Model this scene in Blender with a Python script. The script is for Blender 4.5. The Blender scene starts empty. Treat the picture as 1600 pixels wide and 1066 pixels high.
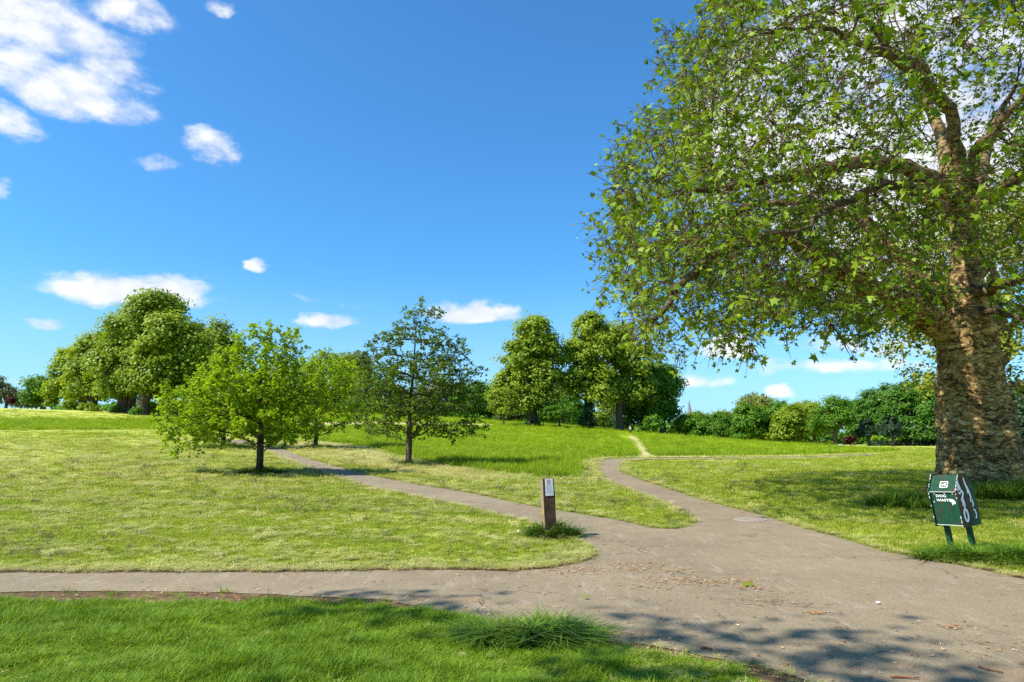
import bpy, bmesh, math, random
import numpy as np
from mathutils import Vector, Matrix, Euler, noise as mnoise
from mathutils.geometry import delaunay_2d_cdt

random.seed(7)
RNG = np.random.default_rng(7)
SC = bpy.context.scene
COL = SC.collection
R = math.radians

# ------------------------------------------------------------------ camera
F = 1067.0                       # focal length in pixels of the 1600 px wide photograph (24 mm on 36 mm)
PITCH = math.atan(157.0 / F)
EYE = 1.65
cam_data = bpy.data.cameras.new('camera')
cam_data.sensor_width = 36.0
cam_data.lens = 24.0
cam_data.clip_start = 0.05
cam_data.clip_end = 9000.0
cam = bpy.data.objects.new('camera', cam_data)
COL.objects.link(cam)
cam.location = (0, 0, EYE)
cam.rotation_euler = (math.pi / 2 + PITCH, 0, 0)
SC.camera = cam

# ------------------------------------------------------------------ exposure
vs = SC.view_settings
vs.view_transform = 'Standard'
vs.look = 'None'
vs.exposure = 0.85
vs.gamma = 1.0
vs.use_curve_mapping = False
SC.cycles.max_bounces = 12
SC.cycles.diffuse_bounces = 8
SC.cycles.transmission_bounces = 8
SC.cycles.transparent_max_bounces = 4
SC.cycles.use_denoising = False
SC.cycles.sample_clamp_indirect = 8.0

# ------------------------------------------------------------------ sun and sky
SUN_EL, SUN_AZ = R(48), R(-112)           # azimuth from +Y towards +X: the sun stands to the left
sun_dir = Vector((math.sin(SUN_AZ) * math.cos(SUN_EL), math.cos(SUN_AZ) * math.cos(SUN_EL), math.sin(SUN_EL)))
sl = bpy.data.lights.new('sun', 'SUN')
sl.energy = 5.0
sl.angle = R(0.53)
sl.color = (1.0, 0.94, 0.81)
sun = bpy.data.objects.new('sun', sl)
COL.objects.link(sun)
sun.rotation_euler = sun_dir.to_track_quat('Z', 'Y').to_euler()
sun.location = sun_dir * 60


def ray_dir(px, py):
    p = PITCH
    a, b = (px - 800) / F, (533 - py) / F
    return np.array([a, math.cos(p) - b * math.sin(p), math.sin(p) + b * math.cos(p)])


def az_el(px, py):
    d = ray_dir(px, py)
    d = d / np.linalg.norm(d)
    return math.atan2(d[0], d[1]), math.asin(d[2])


class NT:
    """tiny helper to wire shader nodes"""
    def __init__(s, tree):
        s.t = tree
        s.n = tree.nodes
        s.l = tree.links

    def new(s, typ, **kw):
        nd = s.n.new(typ)
        for k, v in kw.items():
            setattr(nd, k, v)
        return nd

    def put(s, sock, v):
        if hasattr(v, 'is_linked') or isinstance(v, bpy.types.NodeSocket):
            s.l.new(v, sock)
        else:
            sock.default_value = v

    def math(s, op, a, b=None, c=None, clamp=False):
        nd = s.new('ShaderNodeMath', operation=op, use_clamp=clamp)
        s.put(nd.inputs[0], a)
        if b is not None:
            s.put(nd.inputs[1], b)
        if c is not None:
            s.put(nd.inputs[2], c)
        return nd.outputs[0]

    def vmath(s, op, a, b=None, out=0):
        nd = s.new('ShaderNodeVectorMath', operation=op)
        s.put(nd.inputs[0], a)
        if b is not None:
            s.put(nd.inputs[1], b)
        return nd.outputs[out]

    def noise(s, vec, scale, detail=4, rough=0.55, dist=0.0, col=False):
        nd = s.new('ShaderNodeTexNoise')
        if vec is not None:
            s.put(nd.inputs['Vector'], vec)
        nd.inputs['Scale'].default_value = scale
        nd.inputs['Detail'].default_value = detail
        nd.inputs['Roughness'].default_value = rough
        nd.inputs['Distortion'].default_value = dist
        return nd.outputs['Color' if col else 'Fac']

    def ramp(s, fac, stops, interp='LINEAR'):
        nd = s.new('ShaderNodeValToRGB')
        nd.color_ramp.interpolation = interp
        el = nd.color_ramp.elements
        while len(el) < len(stops):
            el.new(0.5)
        for e, (p, c) in zip(el, stops):
            e.position = p
            e.color = (c, c, c, 1) if isinstance(c, (int, float)) else (*c[:3], 1)
        s.put(nd.inputs[0], fac)
        return nd.outputs[0]

    def maprange(s, v, a, b, c=0.0, d=1.0, smooth=False):
        nd = s.new('ShaderNodeMapRange')
        nd.interpolation_type = 'SMOOTHSTEP' if smooth else 'LINEAR'
        s.put(nd.inputs[0], v)
        for i, x in enumerate((a, b, c, d)):
            s.put(nd.inputs[i + 1], x)
        return nd.outputs[0]

    def mix(s, fac, a, b, mode='MIX'):
        nd = s.new('ShaderNodeMix', data_type='RGBA', blend_type=mode)
        s.put(nd.inputs[0], fac)
        for i, x in ((6, a), (7, b)):
            s.put(nd.inputs[i], (*x, 1) if isinstance(x, tuple) and len(x) == 3 else x)
        return nd.outputs[2]


# clouds: centre and half size as seen in the photograph, turned into sky directions; the last number is the weight
CLOUDS = [
    (70, 45, 190, 80, 1.0), (190, 22, 120, 44, .8), (110, 142, 165, 56, 1.0), (175, 110, 95, 38, .9), (5, 190, 80, 44, .9), (20, 90, 90, 60, .7),
    (348, 10, 26, 18, .8), (326, 226, 60, 36, .8), (236, 251, 62, 18, .62), (5, 297, 24, 20, .8),
    (205, 452, 165, 42, 1.35), (150, 455, 80, 32, 1.15), (270, 447, 80, 34, 1.15), (70, 505, 48, 19, 1.05), (398, 415, 26, 21, 1.05),
    (512, 497, 58, 19, 1.2), (742, 488, 88, 32, 1.35), (1137, 548, 52, 27, 1.1),
    (1222, 616, 34, 18, 1.1), (1300, 530, 120, 30, .65), (1090, 600, 70, 16, .7), (1290, 574, 190, 22, .7),
    (1420, 300, 340, 250, 1.25), (1230, 220, 200, 260, 1.1), (1330, 40, 240, 120, 1.0), (1560, 120, 160, 150, .7), (1180, 430, 90, 80, .6), (1420, 520, 120, 60, .7),
    (60, 592, 110, 12, .5), (520, 470, 90, 9, .3), (900, 560, 260, 18, .2), (330, 430, 40, 10, .35),
]
world = bpy.data.worlds.new('World')
SC.world = world
world.use_nodes = True
W = NT(world.node_tree)
W.n.clear()
sky = W.new('ShaderNodeTexSky', sky_type='NISHITA', sun_disc=False, sun_elevation=SUN_EL, sun_rotation=SUN_AZ)
sky.altitude = 50.0
sky.air_density = 1.0
sky.dust_density = 0.9
sky.ozone_density = 3.0
tc = W.new('ShaderNodeTexCoord').outputs['Generated']
sep = W.new('ShaderNodeSeparateXYZ')
W.put(sep.inputs[0], tc)
az = W.math('ARCTAN2', sep.outputs[0], sep.outputs[1])
el = W.math('ARCSINE', sep.outputs[2])
comb = W.new('ShaderNodeCombineXYZ')
W.put(comb.inputs[0], az)
W.put(comb.inputs[1], el)
uv = comb.outputs[0]
stretch = W.vmath('MULTIPLY', uv, (1.0, 1.7, 1.0))
n_warp = W.vmath('SUBTRACT', W.noise(stretch, 9, 5, .6, col=True), (.5, .5, .5))
n_fine = W.noise(stretch, 19, 10, .66)
n_big = W.noise(stretch, 7, 6, .6)
uvw = W.vmath('ADD', uv, W.vmath('MULTIPLY', n_warp, (.075, .045, 0)))
best = None
for (cx, cy, rx, ry, wgt) in CLOUDS:
    a, e = az_el(cx, cy)
    al, _ = az_el(cx - rx, cy)
    ar, _ = az_el(cx + rx, cy)
    _, et = az_el(cx, cy - ry)
    _, eb = az_el(cx, cy + ry)
    ra, re = (ar - al) / 2, (et - eb) / 2
    q = W.vmath('MULTIPLY', W.vmath('SUBTRACT', uvw, (a, e, 0)), (1 / ra, 1 / re, 0))
    if cy > 390:
        q = W.vmath('MINIMUM', W.vmath('ADD', q, (0, .08, 0)), W.vmath('MULTIPLY', W.vmath('ADD', q, (0, .08, 0)), (1, 1.6, 1)))
    m = W.math('MULTIPLY_ADD', W.vmath('DOT_PRODUCT', q, q, out=1), -wgt, wgt)
    best = m if best is None else W.math('MAXIMUM', best, m)
# scattered fair-weather cloud over the rest of the sky, out of the picture
away = W.maprange(W.math('ABSOLUTE', az), .72, .95, smooth=True)
other = W.math('MULTIPLY', away, W.maprange(W.noise(stretch, 3.2, 6, .6), .52, .72, -.2, .9))
other = W.math('ADD', other, W.math('MULTIPLY_ADD', away, 1.3, -1.3))
best = W.math('MAXIMUM', best, other)
best = W.math('MAXIMUM', best, -1.2)
bil = W.new('ShaderNodeTexVoronoi', feature='SMOOTH_F1')
W.put(bil.inputs['Vector'], W.vmath('ADD', stretch, W.vmath('MULTIPLY', n_warp, (.05, .05, 0))))
bil.inputs['Scale'].default_value = 30
bil.inputs['Smoothness'].default_value = .6
billow = W.math('SUBTRACT', .42, bil.outputs['Distance'])
fbm = W.math('SUBTRACT', W.math('ADD', W.math('MULTIPLY', n_fine, .55), W.math('MULTIPLY', n_big, .45)), .5)
fbm = W.math('ADD', fbm, W.math('MULTIPLY', billow, .22))
dens_in = W.math('MULTIPLY_ADD', fbm, 2.9, best)
dens = W.maprange(dens_in, .08, 1.05, 0.0, 1.0, smooth=True)
dens = W.math('MULTIPLY', dens, W.maprange(best, -.12, .3, 0.0, 1.0))
cloud_col = W.ramp(W.math('ADD', n_big, W.math('MULTIPLY', fbm, .8)), [(.28, (5.0, 5.35, 6.1)), (.62, (6.9, 6.9, 6.9))])
tint = W.mix(1.0, sky.outputs[0], (0.47, 1.06, 1.43), 'MULTIPLY')
hazy = W.mix(W.maprange(el, 0.0, .26, .34, 0.0, smooth=True), tint, (4.9, 5.7, 6.5))
sky_out = W.mix(W.math('MULTIPLY', dens, .93), hazy, cloud_col)
bg = W.new('ShaderNodeBackground')
W.put(bg.inputs[0], sky_out)
bg.inputs[1].default_value = 0.09
wo = W.new('ShaderNodeOutputWorld')
W.l.new(bg.outputs[0], wo.inputs[0])

# ------------------------------------------------------------------ terrain: level by the camera, rising to the left and the middle distance
_RPX = np.array([-900, -300, 0, 190, 300, 500, 640, 833, 920, 984, 1060, 1200, 1300, 1400, 1600, 2200, 3000], float)
_RZ = np.array([5.0, 6.8, 7.1, 6.9, 6.8, 6.2, 5.5, 4.1, 3.6, 3.0, 2.35, 1.15, .6, .7, .5, .4, .4])
_RK = np.array([.3, .5, .6, .7, 1.0, 1.5, 1.6, 1.6, 1.4, 1.2, .9, .5, .3, .3, .3, .3, .3])       # how much it goes on rising beyond 140 m
_ang = np.concatenate([[-math.pi, -2.2], np.arctan((_RPX - 800) / 1078), [2.2, math.pi]])
_val = np.concatenate([[.4, 1.0], _RZ, [.4, .4]])
_fa = np.linspace(-math.pi, math.pi, 1441)
_fv = np.interp(_fa, _ang, _val)
_k = np.exp(-np.linspace(-2, 2, 29) ** 2)
_k /= _k.sum()
_fv = np.convolve(np.pad(_fv, 14, mode='edge'), _k, 'valid')
_fk = np.convolve(np.pad(np.interp(_fa, _ang, np.concatenate([[.3, .3], _RK, [.3, .3]])), 14, mode='edge'), _k, 'valid')


def Z(x, y):
    x = np.asarray(x, float)
    y = np.asarray(y, float)
    d = np.hypot(x, y)
    aa = np.arctan2(x, y)
    rr = np.interp(aa, _fa, _fv)
    t = np.clip((d - 20) / 120, 0, None)
    g = np.where(t < 1, np.minimum(t, 1) ** 1.5, 1 + np.interp(aa, _fa, _fk) * (1 - np.exp(-np.maximum(t - 1, 0))))
    und = .05 * np.clip((d - 14) / 30, 0, 1) * (np.sin(x * .21 + 1.3 * np.sin(y * .13)) * np.cos(y * .17 + .6))
    return rr * g + und


def zf(x, y):
    return float(Z(x, y))


def G(px, py):
    """the point of the ground that the photograph shows at this pixel"""
    d = ray_dir(px, py)
    t = np.geomspace(2.0, 400, 2600)
    h = EYE + d[2] * t - Z(d[0] * t, d[1] * t)
    k = np.argmax(h < 0)
    if h[k] >= 0:
        return G(px, py + .5)
    f = h[k - 1] / (h[k - 1] - h[k])
    tt = t[k - 1] + f * (t[k] - t[k - 1])
    return float(d[0] * tt), float(d[1] * tt)


def P(px, py, y):
    """the point on this line of sight that stands y metres in front of the camera"""
    d = ray_dir(px, py)
    t = y / d[1]
    return np.array([d[0] * t, y, EYE + d[2] * t])


def project(p):
    p = np.asarray(p, float).reshape(-1, 3)
    h = p[:, 2] - EYE
    D = p[:, 1] * math.cos(PITCH) + h * math.sin(PITCH)
    v = -p[:, 1] * math.sin(PITCH) + h * math.cos(PITCH)
    D = np.where(D < .1, .1, D)
    return np.stack([800 + F * p[:, 0] / D, 533 - F * v / D], 1)


def inside(poly, x, y):
    poly = np.asarray(poly, float)
    x = np.asarray(x)
    y = np.asarray(y)
    r = np.zeros(x.shape, bool)
    j = len(poly) - 1
    for i in range(len(poly)):
        xi, yi = poly[i]
        xj, yj = poly[j]
        if yi != yj:
            r ^= ((yi > y) != (yj > y)) & (x < (xj - xi) * (y - yi) / (yj - yi) + xi)
        j = i
    return r


# ------------------------------------------------------------------ object helpers
def tag(o, label=None, cat=None, group=None, kind=None):
    if label:
        o['label'] = label
    if cat:
        o['category'] = cat
    if group:
        o['group'] = group
    if kind:
        o['kind'] = kind
    return o


def empty(name, loc, label, cat, group=None, rz=0.0):
    o = bpy.data.objects.new(name, None)
    COL.objects.link(o)
    o.empty_display_size = .3
    o.location = loc
    o.rotation_euler = (0, 0, rz)
    return tag(o, label, cat, group)


def link(name, me, mat=None, parent=None):
    """an object with this mesh; the mesh is written in world coordinates when the parent is unrotated"""
    o = bpy.data.objects.new(name, me)
    COL.objects.link(o)
    if mat is not None and not me.materials:
        me.materials.append(mat)
    if parent is not None:
        o.parent = parent
    return o


def raw_mesh(name, co, faces_flat, sizes, smooth=False, attrs=None):
    me = bpy.data.meshes.new(name)
    co = np.ascontiguousarray(co, dtype=np.float32)
    me.vertices.add(len(co))
    me.vertices.foreach_set('co', co.ravel())
    faces_flat = np.ascontiguousarray(faces_flat, dtype=np.int32)
    sizes = np.asarray(sizes, dtype=np.int32)
    me.loops.add(len(faces_flat))
    me.loops.foreach_set('vertex_index', faces_flat)
    me.polygons.add(len(sizes))
    st = np.zeros(len(sizes), np.int32)
    st[1:] = np.cumsum(sizes)[:-1]
    me.polygons.foreach_set('loop_start', st)
    me.update(calc_edges=True)
    if smooth:
        me.polygons.foreach_set('use_smooth', np.ones(len(sizes), bool))
    for k, v in (attrs or {}).items():
        v = np.asarray(v, np.float32)
        if v.ndim == 1:
            at = me.attributes.new(k, 'FLOAT', 'POINT')
            at.data.foreach_set('value', v)
        else:
            at = me.attributes.new(k, 'FLOAT_VECTOR', 'POINT')
            at.data.foreach_set('vector', v.ravel())
    return me


def bm_mesh(name, bm, smooth=False):
    me = bpy.data.meshes.new(name)
    bmesh.ops.recalc_face_normals(bm, faces=bm.faces)
    bm.to_mesh(me)
    bm.free()
    if smooth:
        for p in me.polygons:
            p.use_smooth = True
    return me


def box_bm(bm, c, s, rot=None, bevel=0.0):
    r = bmesh.ops.create_cube(bm, size=1.0)
    vs_ = r['verts']
    bmesh.ops.scale(bm, vec=s, verts=vs_)
    if bevel:
        es = list({e for v in vs_ for e in v.link_edges})
        rr = bmesh.ops.bevel(bm, geom=es, offset=bevel, segments=1, affect='EDGES', profile=.7)
        vs_ = list({v for f in rr['faces'] for v in f.verts} | {v for v in vs_ if v.is_valid})
    if rot is not None:
        bmesh.ops.rotate(bm, cent=(0, 0, 0), matrix=rot, verts=vs_)
    bmesh.ops.translate(bm, vec=c, verts=vs_)
    return vs_


# ------------------------------------------------------------------ materials
def new_mat(name):
    m = bpy.data.materials.new(name)
    m.use_nodes = True
    t = NT(m.node_tree)
    t.n.clear()
    out = t.new('ShaderNodeOutputMaterial')
    return m, t, out


def finish(t, out, col, rough=.8, spec=.3, bump=None, bump_str=.5, bump_dist=.02, metal=0.0):
    b = t.new('ShaderNodeBsdfPrincipled')
    t.put(b.inputs['Base Color'], (*col, 1) if isinstance(col, tuple) and len(col) == 3 else col)
    t.put(b.inputs['Roughness'], rough)
    t.put(b.inputs['Specular IOR Level'], spec)
    b.inputs['Metallic'].default_value = metal
    if bump is not None:
        bn = t.new('ShaderNodeBump')
        bn.inputs['Strength'].default_value = bump_str
        bn.inputs['Distance'].default_value = bump_dist
        t.put(bn.inputs['Height'], bump)
        t.l.new(bn.outputs[0], b.inputs['Normal'])
    t.l.new(b.outputs[0], out.inputs[0])
    return b


def simple_mat(name, c1, c2, scale=6, rough=.8, spec=.3, bump=.3, dist=.01):
    m, t, out = new_mat(name)
    co = t.new('ShaderNodeTexCoord').outputs['Object']
    n = t.noise(co, scale, 6, .6)
    finish(t, out, t.ramp(n, [(.3, c1), (.7, c2)]), rough, spec, n, bump, dist)
    return m


def leaf_mat(name, cols, trans=.35, rough=.5, spec=.25, patch=.35, var=.5, tcol=(1.25, 1.2, .55)):
    """leaf colour runs over cols by each leaf's own tint, each object's own chance and a broad drift through the tree"""
    m, t, out = new_mat(name)
    at = t.new('ShaderNodeAttribute', attribute_name='tint').outputs['Fac']
    geo = t.new('ShaderNodeNewGeometry')
    n = t.noise(geo.outputs['Position'], patch, 3, .5)
    fac = t.math('ADD', t.math('MULTIPLY', at, var), t.math('MULTIPLY', t.math('SUBTRACT', n, .5), 1.1))
    fac = t.math('ADD', fac, .5 - var / 2, clamp=True)
    k = len(cols)
    col = t.ramp(fac, [(i / (k - 1), c) for i, c in enumerate(cols)])
    b = t.new('ShaderNodeBsdfPrincipled')
    t.put(b.inputs['Base Color'], col)
    b.inputs['Roughness'].default_value = rough
    b.inputs['Specular IOR Level'].default_value = spec
    tr = t.new('ShaderNodeBsdfTranslucent')
    t.put(tr.inputs[0], t.mix(1.0, col, tcol, 'MULTIPLY'))
    mx = t.new('ShaderNodeMixShader')
    mx.inputs[0].default_value = trans
    t.l.new(b.outputs[0], mx.inputs[1])
    t.l.new(tr.outputs[0], mx.inputs[2])
    t.l.new(mx.outputs[0], out.inputs[0])
    return m


def grass_mat(name, cols, straw, straw_lo, straw_hi, patch=.5, trans=.42):
    """blade colour: every tuft its own chance plus patches over the ground, with straw-coloured tufts where the patches run dry"""
    m, t, out = new_mat(name)
    rnd = t.new('ShaderNodeObjectInfo').outputs['Random']
    pos = t.new('ShaderNodeNewGeometry').outputs['Position']
    n1 = t.noise(pos, patch, 4, .6)
    n2 = t.noise(pos, patch * .23, 3, .5)
    fac = t.math('ADD', t.math('MULTIPLY', rnd, .45), t.math('ADD', t.math('MULTIPLY', n1, .6), t.math('MULTIPLY', n2, .5)))
    fac = t.math('SUBTRACT', fac, .3)
    k = len(cols)
    col = t.ramp(fac, [(.1 + .8 * i / (k - 1), c) for i, c in enumerate(cols)])
    sf = t.math('ADD', t.math('MULTIPLY', rnd, .5), t.math('MULTIPLY', t.noise(pos, patch * 1.7, 4, .6), .8))
    col = t.mix(t.maprange(sf, straw_lo, straw_hi), col, straw)
    b = t.new('ShaderNodeBsdfPrincipled')
    t.put(b.inputs['Base Color'], col)
    b.inputs['Roughness'].default_value = .55
    b.inputs['Specular IOR Level'].default_value = .2
    tr = t.new('ShaderNodeBsdfTranslucent')
    t.put(tr.inputs[0], t.mix(1.0, col, (1.2, 1.15, .6), 'MULTIPLY'))
    mx = t.new('ShaderNodeMixShader')
    mx.inputs[0].default_value = trans
    t.l.new(b.outputs[0], mx.inputs[1])
    t.l.new(tr.outputs[0], mx.inputs[2])
    t.l.new(mx.outputs[0], out.inputs[0])
    return m


def ground_mat(name, stops, s1, s2, bump_scale=40, bd=.03):
    m, t, out = new_mat(name)
    pos = t.new('ShaderNodeNewGeometry').outputs['Position']
    a = t.noise(pos, s1, 6, .65)
    b_ = t.noise(pos, s2, 5, .6)
    c_ = t.noise(pos, bump_scale, 4, .7)
    f = t.math('ADD', t.math('MULTIPLY', a, .45), t.math('ADD', t.math('MULTIPLY', b_, .4), t.math('MULTIPLY', c_, .35)))
    f = t.math('MULTIPLY_ADD', t.math('SUBTRACT', f, .6), 1.6, .5)
    finish(t, out, t.ramp(f, stops), .95, .1, t.math('ADD', c_, b_), .8, bd)
    return m


M = {}
M['mown'] = ground_mat('mown_grass', [(0.05, (.15, .20, .018)), (.33, (.29, .345, .045)), (.6, (.43, .44, .095)), (.95, (.60, .55, .22))], .35, 2.6, 26)
M['lush'] = ground_mat('lush_soil', [(.2, (.022, .035, .007)), (.6, (.05, .075, .012)), (.9, (.10, .09, .03))], .6, 4, 40)
M['meadow_soil'] = ground_mat('meadow_floor', [(.1, (.13, .18, .010)), (.5, (.23, .30, .012)), (.9, (.32, .38, .03))], .12, 1.1, 9)
M['hay_floor'] = ground_mat('hay_floor', [(.1, (.22, .20, .06)), (.5, (.42, .37, .15)), (.9, (.55, .48, .25))], .5, 3.5, 26)
M['dirt'] = ground_mat('dry_dirt', [(.1, (.055, .032, .018)), (.45, (.115, .070, .042)), (.75, (.18, .115, .068)), (.95, (.30, .22, .13))], 1.1, 7, 60, .015)


def asphalt_mat():
    m, t, out = new_mat('worn_asphalt')
    pos = t.new('ShaderNodeNewGeometry').outputs['Position']
    big = t.noise(pos, .33, 5, .6)
    mid = t.noise(pos, 2.2, 6, .65)
    fine = t.noise(pos, 110, 3, .7)
    f = t.math('ADD', t.math('MULTIPLY', big, .55), t.math('MULTIPLY', mid, .45))
    col = t.ramp(f, [(.3, (.158, .123, .079)), (.5, (.212, .167, .108)), (.7, (.260, .205, .135))])
    vor = t.new('ShaderNodeTexVoronoi', feature='F1')
    t.put(vor.inputs['Vector'], pos)
    vor.inputs['Scale'].default_value = 75
    grain = t.ramp(vor.outputs['Color'], [(.0, .72), (1.0, 1.25)])
    col = t.mix(1.0, col, grain, 'MULTIPLY')
    col = t.mix(1.0, col, t.ramp(fine, [(.3, .8), (.7, 1.18)]), 'MULTIPLY')
    # long scuffs along the way people walk
    st = t.vmath('MULTIPLY', pos, (2.2, .45, 1.0))
    col = t.mix(t.maprange(t.noise(st, 3.5, 5, .6, .4), .56, .7, 0, .35), col, (.36, .31, .265))
    # brown leaf dust in drifts
    col = t.mix(t.maprange(t.noise(pos, .9, 7, .68), .57, .70, 0, .55), col, (.25, .155, .09))
    # hairline cracks
    cr = t.new('ShaderNodeTexVoronoi', feature='DISTANCE_TO_EDGE')
    t.put(cr.inputs['Vector'], t.vmath('ADD', pos, t.vmath('MULTIPLY', t.noise(pos, 1.6, 4, .6, col=True), (.9, .9, .9))))
    cr.inputs['Scale'].default_value = .36
    ck = t.math('MULTIPLY', t.maprange(cr.outputs['Distance'], .0018, .006, 1, 0), t.maprange(t.noise(pos, .5, 3), .47, .56))
    col = t.mix(t.math('MULTIPLY', ck, .7), col, (.07, .055, .045))
    hb = t.math('ADD', t.math('MULTIPLY', vor.outputs['Distance'], .6), t.math('MULTIPLY', fine, .5))
    finish(t, out, col, .88, .25, t.math('SUBTRACT', hb, t.math('MULTIPLY', ck, 1.5)), .5, .006)
    return m


M['asphalt'] = asphalt_mat()


def bark_mat(name, stops, sx, sz, scale, bump=.8, dist=.03):
    m, t, out = new_mat(name)
    pos = t.new('ShaderNodeNewGeometry').outputs['Position']
    q = t.vmath('MULTIPLY', pos, (sx, sx, sz))
    a = t.noise(q, scale, 8, .68, .6)
    b_ = t.noise(pos, scale * .35, 4, .6)
    f = t.math('ADD', t.math('MULTIPLY', a, .65), t.math('MULTIPLY', b_, .4))
    finish(t, out, t.ramp(f, stops), .9, .15, a, bump, dist)
    return m


M['bark'] = bark_mat('grey_brown_bark', [(.3, (.045, .034, .024)), (.55, (.10, .078, .055)), (.75, (.17, .14, .10))], 3, .5, 4)
M['bark_dark'] = bark_mat('dark_bark', [(.3, (.022, .017, .012)), (.55, (.055, .042, .03)), (.75, (.11, .09, .065))], 3, .5, 5)


def plane_bark(name='plane_bark', thin=False):
    m, t, out = new_mat(name)
    pos = t.new('ShaderNodeNewGeometry').outputs['Position']
    wr = t.vmath('ADD', pos, t.vmath('MULTIPLY', t.noise(pos, 1.1, 4, .6, col=True), (.7, .7, .7)))
    q = t.vmath('MULTIPLY', wr, (1.0, 1.0, 3.4))
    wrinkle = t.noise(q, 2.6, 9, .7, .5)
    blot = t.noise(t.vmath('MULTIPLY', pos, (1.0, 1.0, 1.5)), 2.2, 7, .66)
    col = t.ramp(blot, [(.36, (.078, .040, .014)), (.44, (.19, .112, .042)), (.51, (.33, .215, .088)), (.57, (.26, .185, .062)), (.66, (.60, .46, .23))])
    olive = t.noise(pos, .9, 4, .55)
    col = t.mix(t.maprange(olive, .52, .70, 0, .4), col, (.33, .21, .042))
    vor = t.new('ShaderNodeTexVoronoi', feature='F1')
    t.put(vor.inputs['Vector'], t.vmath('MULTIPLY', wr, (1.0, 1.0, 1.9)))
    vor.inputs['Scale'].default_value = 8.0
    chip = t.maprange(vor.outputs['Color'], .62, .8)
    col = t.mix(t.math('MULTIPLY', chip, .28), col, (.40, .29, .155))
    fleck = t.noise(t.vmath('MULTIPLY', wr, (1.0, 1.0, 2.3)), 4.6, 8, .70)
    col = t.mix(t.maprange(fleck, .54, .59, 0, .8), col, (.66, .48, .25))
    col = t.mix(t.maprange(fleck, .45, .40, 0, .85), col, (.075, .038, .015))
    shaded_crease = t.noise(t.vmath('MULTIPLY', wr, (.75, .75, 3.6)), 1.25, 4, .55)
    shaded_crease = t.maprange(t.math('ABSOLUTE', t.math('SUBTRACT', shaded_crease, .5)), .004, .018, 1, 0)
    col = t.mix(t.math('MULTIPLY', shaded_crease, .9), col, (.035, .017, .008))  # shade of the bark creases painted in as dark lines
    deep = t.maprange(wrinkle, .37, .47, 1, 0)
    col = t.mix(t.math('MULTIPLY', deep, .85), col, (.05, .026, .011))
    if thin:                                     # thinner boughs coloured dark grey brown for the shade inside the crown
        th = t.new('ShaderNodeAttribute', attribute_name='thick').outputs['Fac']
        col = t.mix(t.maprange(th, .07, .30), t.ramp(wrinkle, [(.3, (.035, .022, .012)), (.5, (.085, .058, .034)), (.7, (.20, .155, .095))]), col)
    h = t.math('SUBTRACT', t.math('ADD', wrinkle, t.math('MULTIPLY', fleck, .5)), t.math('MULTIPLY', shaded_crease, .6))
    finish(t, out, col, .85, .2, h, 1.0, .09)
    return m


M['plane_bark'] = plane_bark()
M['twig'] = simple_mat('brown_twig', (.045, .024, .013), (.12, .068, .036), 5, .85, .2)
M['limb'] = plane_bark('plane_limb_bark', True)
M['leaf_plane'] = leaf_mat('plane_leaf', [(.045, .085, .008), (.11, .185, .010), (.20, .295, .014), (.31, .385, .03)], .36, .5, .25, .5, .75)
M['leaf_plane_yellow'] = leaf_mat('yellow_plane_leaf', [(.12, .14, .015), (.22, .25, .025), (.34, .36, .05)], .4, .5, .2)
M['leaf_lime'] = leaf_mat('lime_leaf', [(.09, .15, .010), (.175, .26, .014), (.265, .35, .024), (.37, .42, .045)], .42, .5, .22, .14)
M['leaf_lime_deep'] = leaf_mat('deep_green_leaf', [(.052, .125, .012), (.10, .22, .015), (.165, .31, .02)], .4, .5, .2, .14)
M['leaf_chestnut'] = leaf_mat('chestnut_leaf', [(.045, .12, .014), (.08, .19, .016), (.13, .26, .022)], .38, .45, .25, .14)
M['leaf_bright'] = leaf_mat('bright_green_leaf', [(.16, .25, .010), (.245, .365, .013), (.34, .45, .025)], .50, .5, .2, .3)
M['leaf_olive'] = leaf_mat('olive_green_leaf', [(.06, .11, .012), (.11, .185, .016), (.185, .265, .024)], .42, .45, .3, .5)
M['leaf_tan'] = leaf_mat('tan_green_leaf', [(.13, .15, .02), (.22, .25, .03), (.31, .33, .06)], .33, .55, .2, .2)
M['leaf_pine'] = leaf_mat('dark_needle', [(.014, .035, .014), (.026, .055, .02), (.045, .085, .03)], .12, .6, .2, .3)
M['leaf_grey'] = leaf_mat('grey_green_leaf', [(.075, .10, .04), (.13, .16, .06), (.20, .23, .09)], .35, .6, .2, .2)
M['leaf_red'] = leaf_mat('red_leaf', [(.035, .008, .007), (.07, .014, .011), (.11, .025, .02)], .35, .5, .2, .3, tcol=(1.3, .6, .5))
M['leaf_ivy'] = leaf_mat('ivy_leaf', [(.018, .05, .010), (.035, .085, .014), (.06, .13, .02)], .15, .4, .35, .5)
M['blade_lush'] = grass_mat('lush_blade', [(.07, .155, .009), (.145, .262, .013), (.24, .36, .020), (.39, .46, .05)], (.42, .40, .15), .90, 1.12, .9)
M['blade_mown'] = grass_mat('mown_blade', [(.12, .19, .012), (.21, .285, .017), (.31, .375, .030), (.42, .45, .07)], (.54, .50, .17), .72, 1.08, 1.1)
M['blade_meadow'] = grass_mat('meadow_blade', [(.10, .19, .005), (.185, .29, .007), (.27, .37, .010), (.36, .43, .02)], (.33, .33, .08), .95, 1.15, .16, .36)
M['straw'] = grass_mat('cut_straw', [(.25, .28, .06), (.40, .41, .11), (.52, .49, .18)], (.60, .53, .24), .7, .95, 1.1, .2)

M['shaded_straw'] = grass_mat('shaded_cuttings', [(.06, .07, .02), (.12, .12, .04), (.20, .18, .07)], (.30, .25, .12), .8, 1.05, 1.1, .1)  # cuttings coloured dark to stand for the shade they cast

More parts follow.
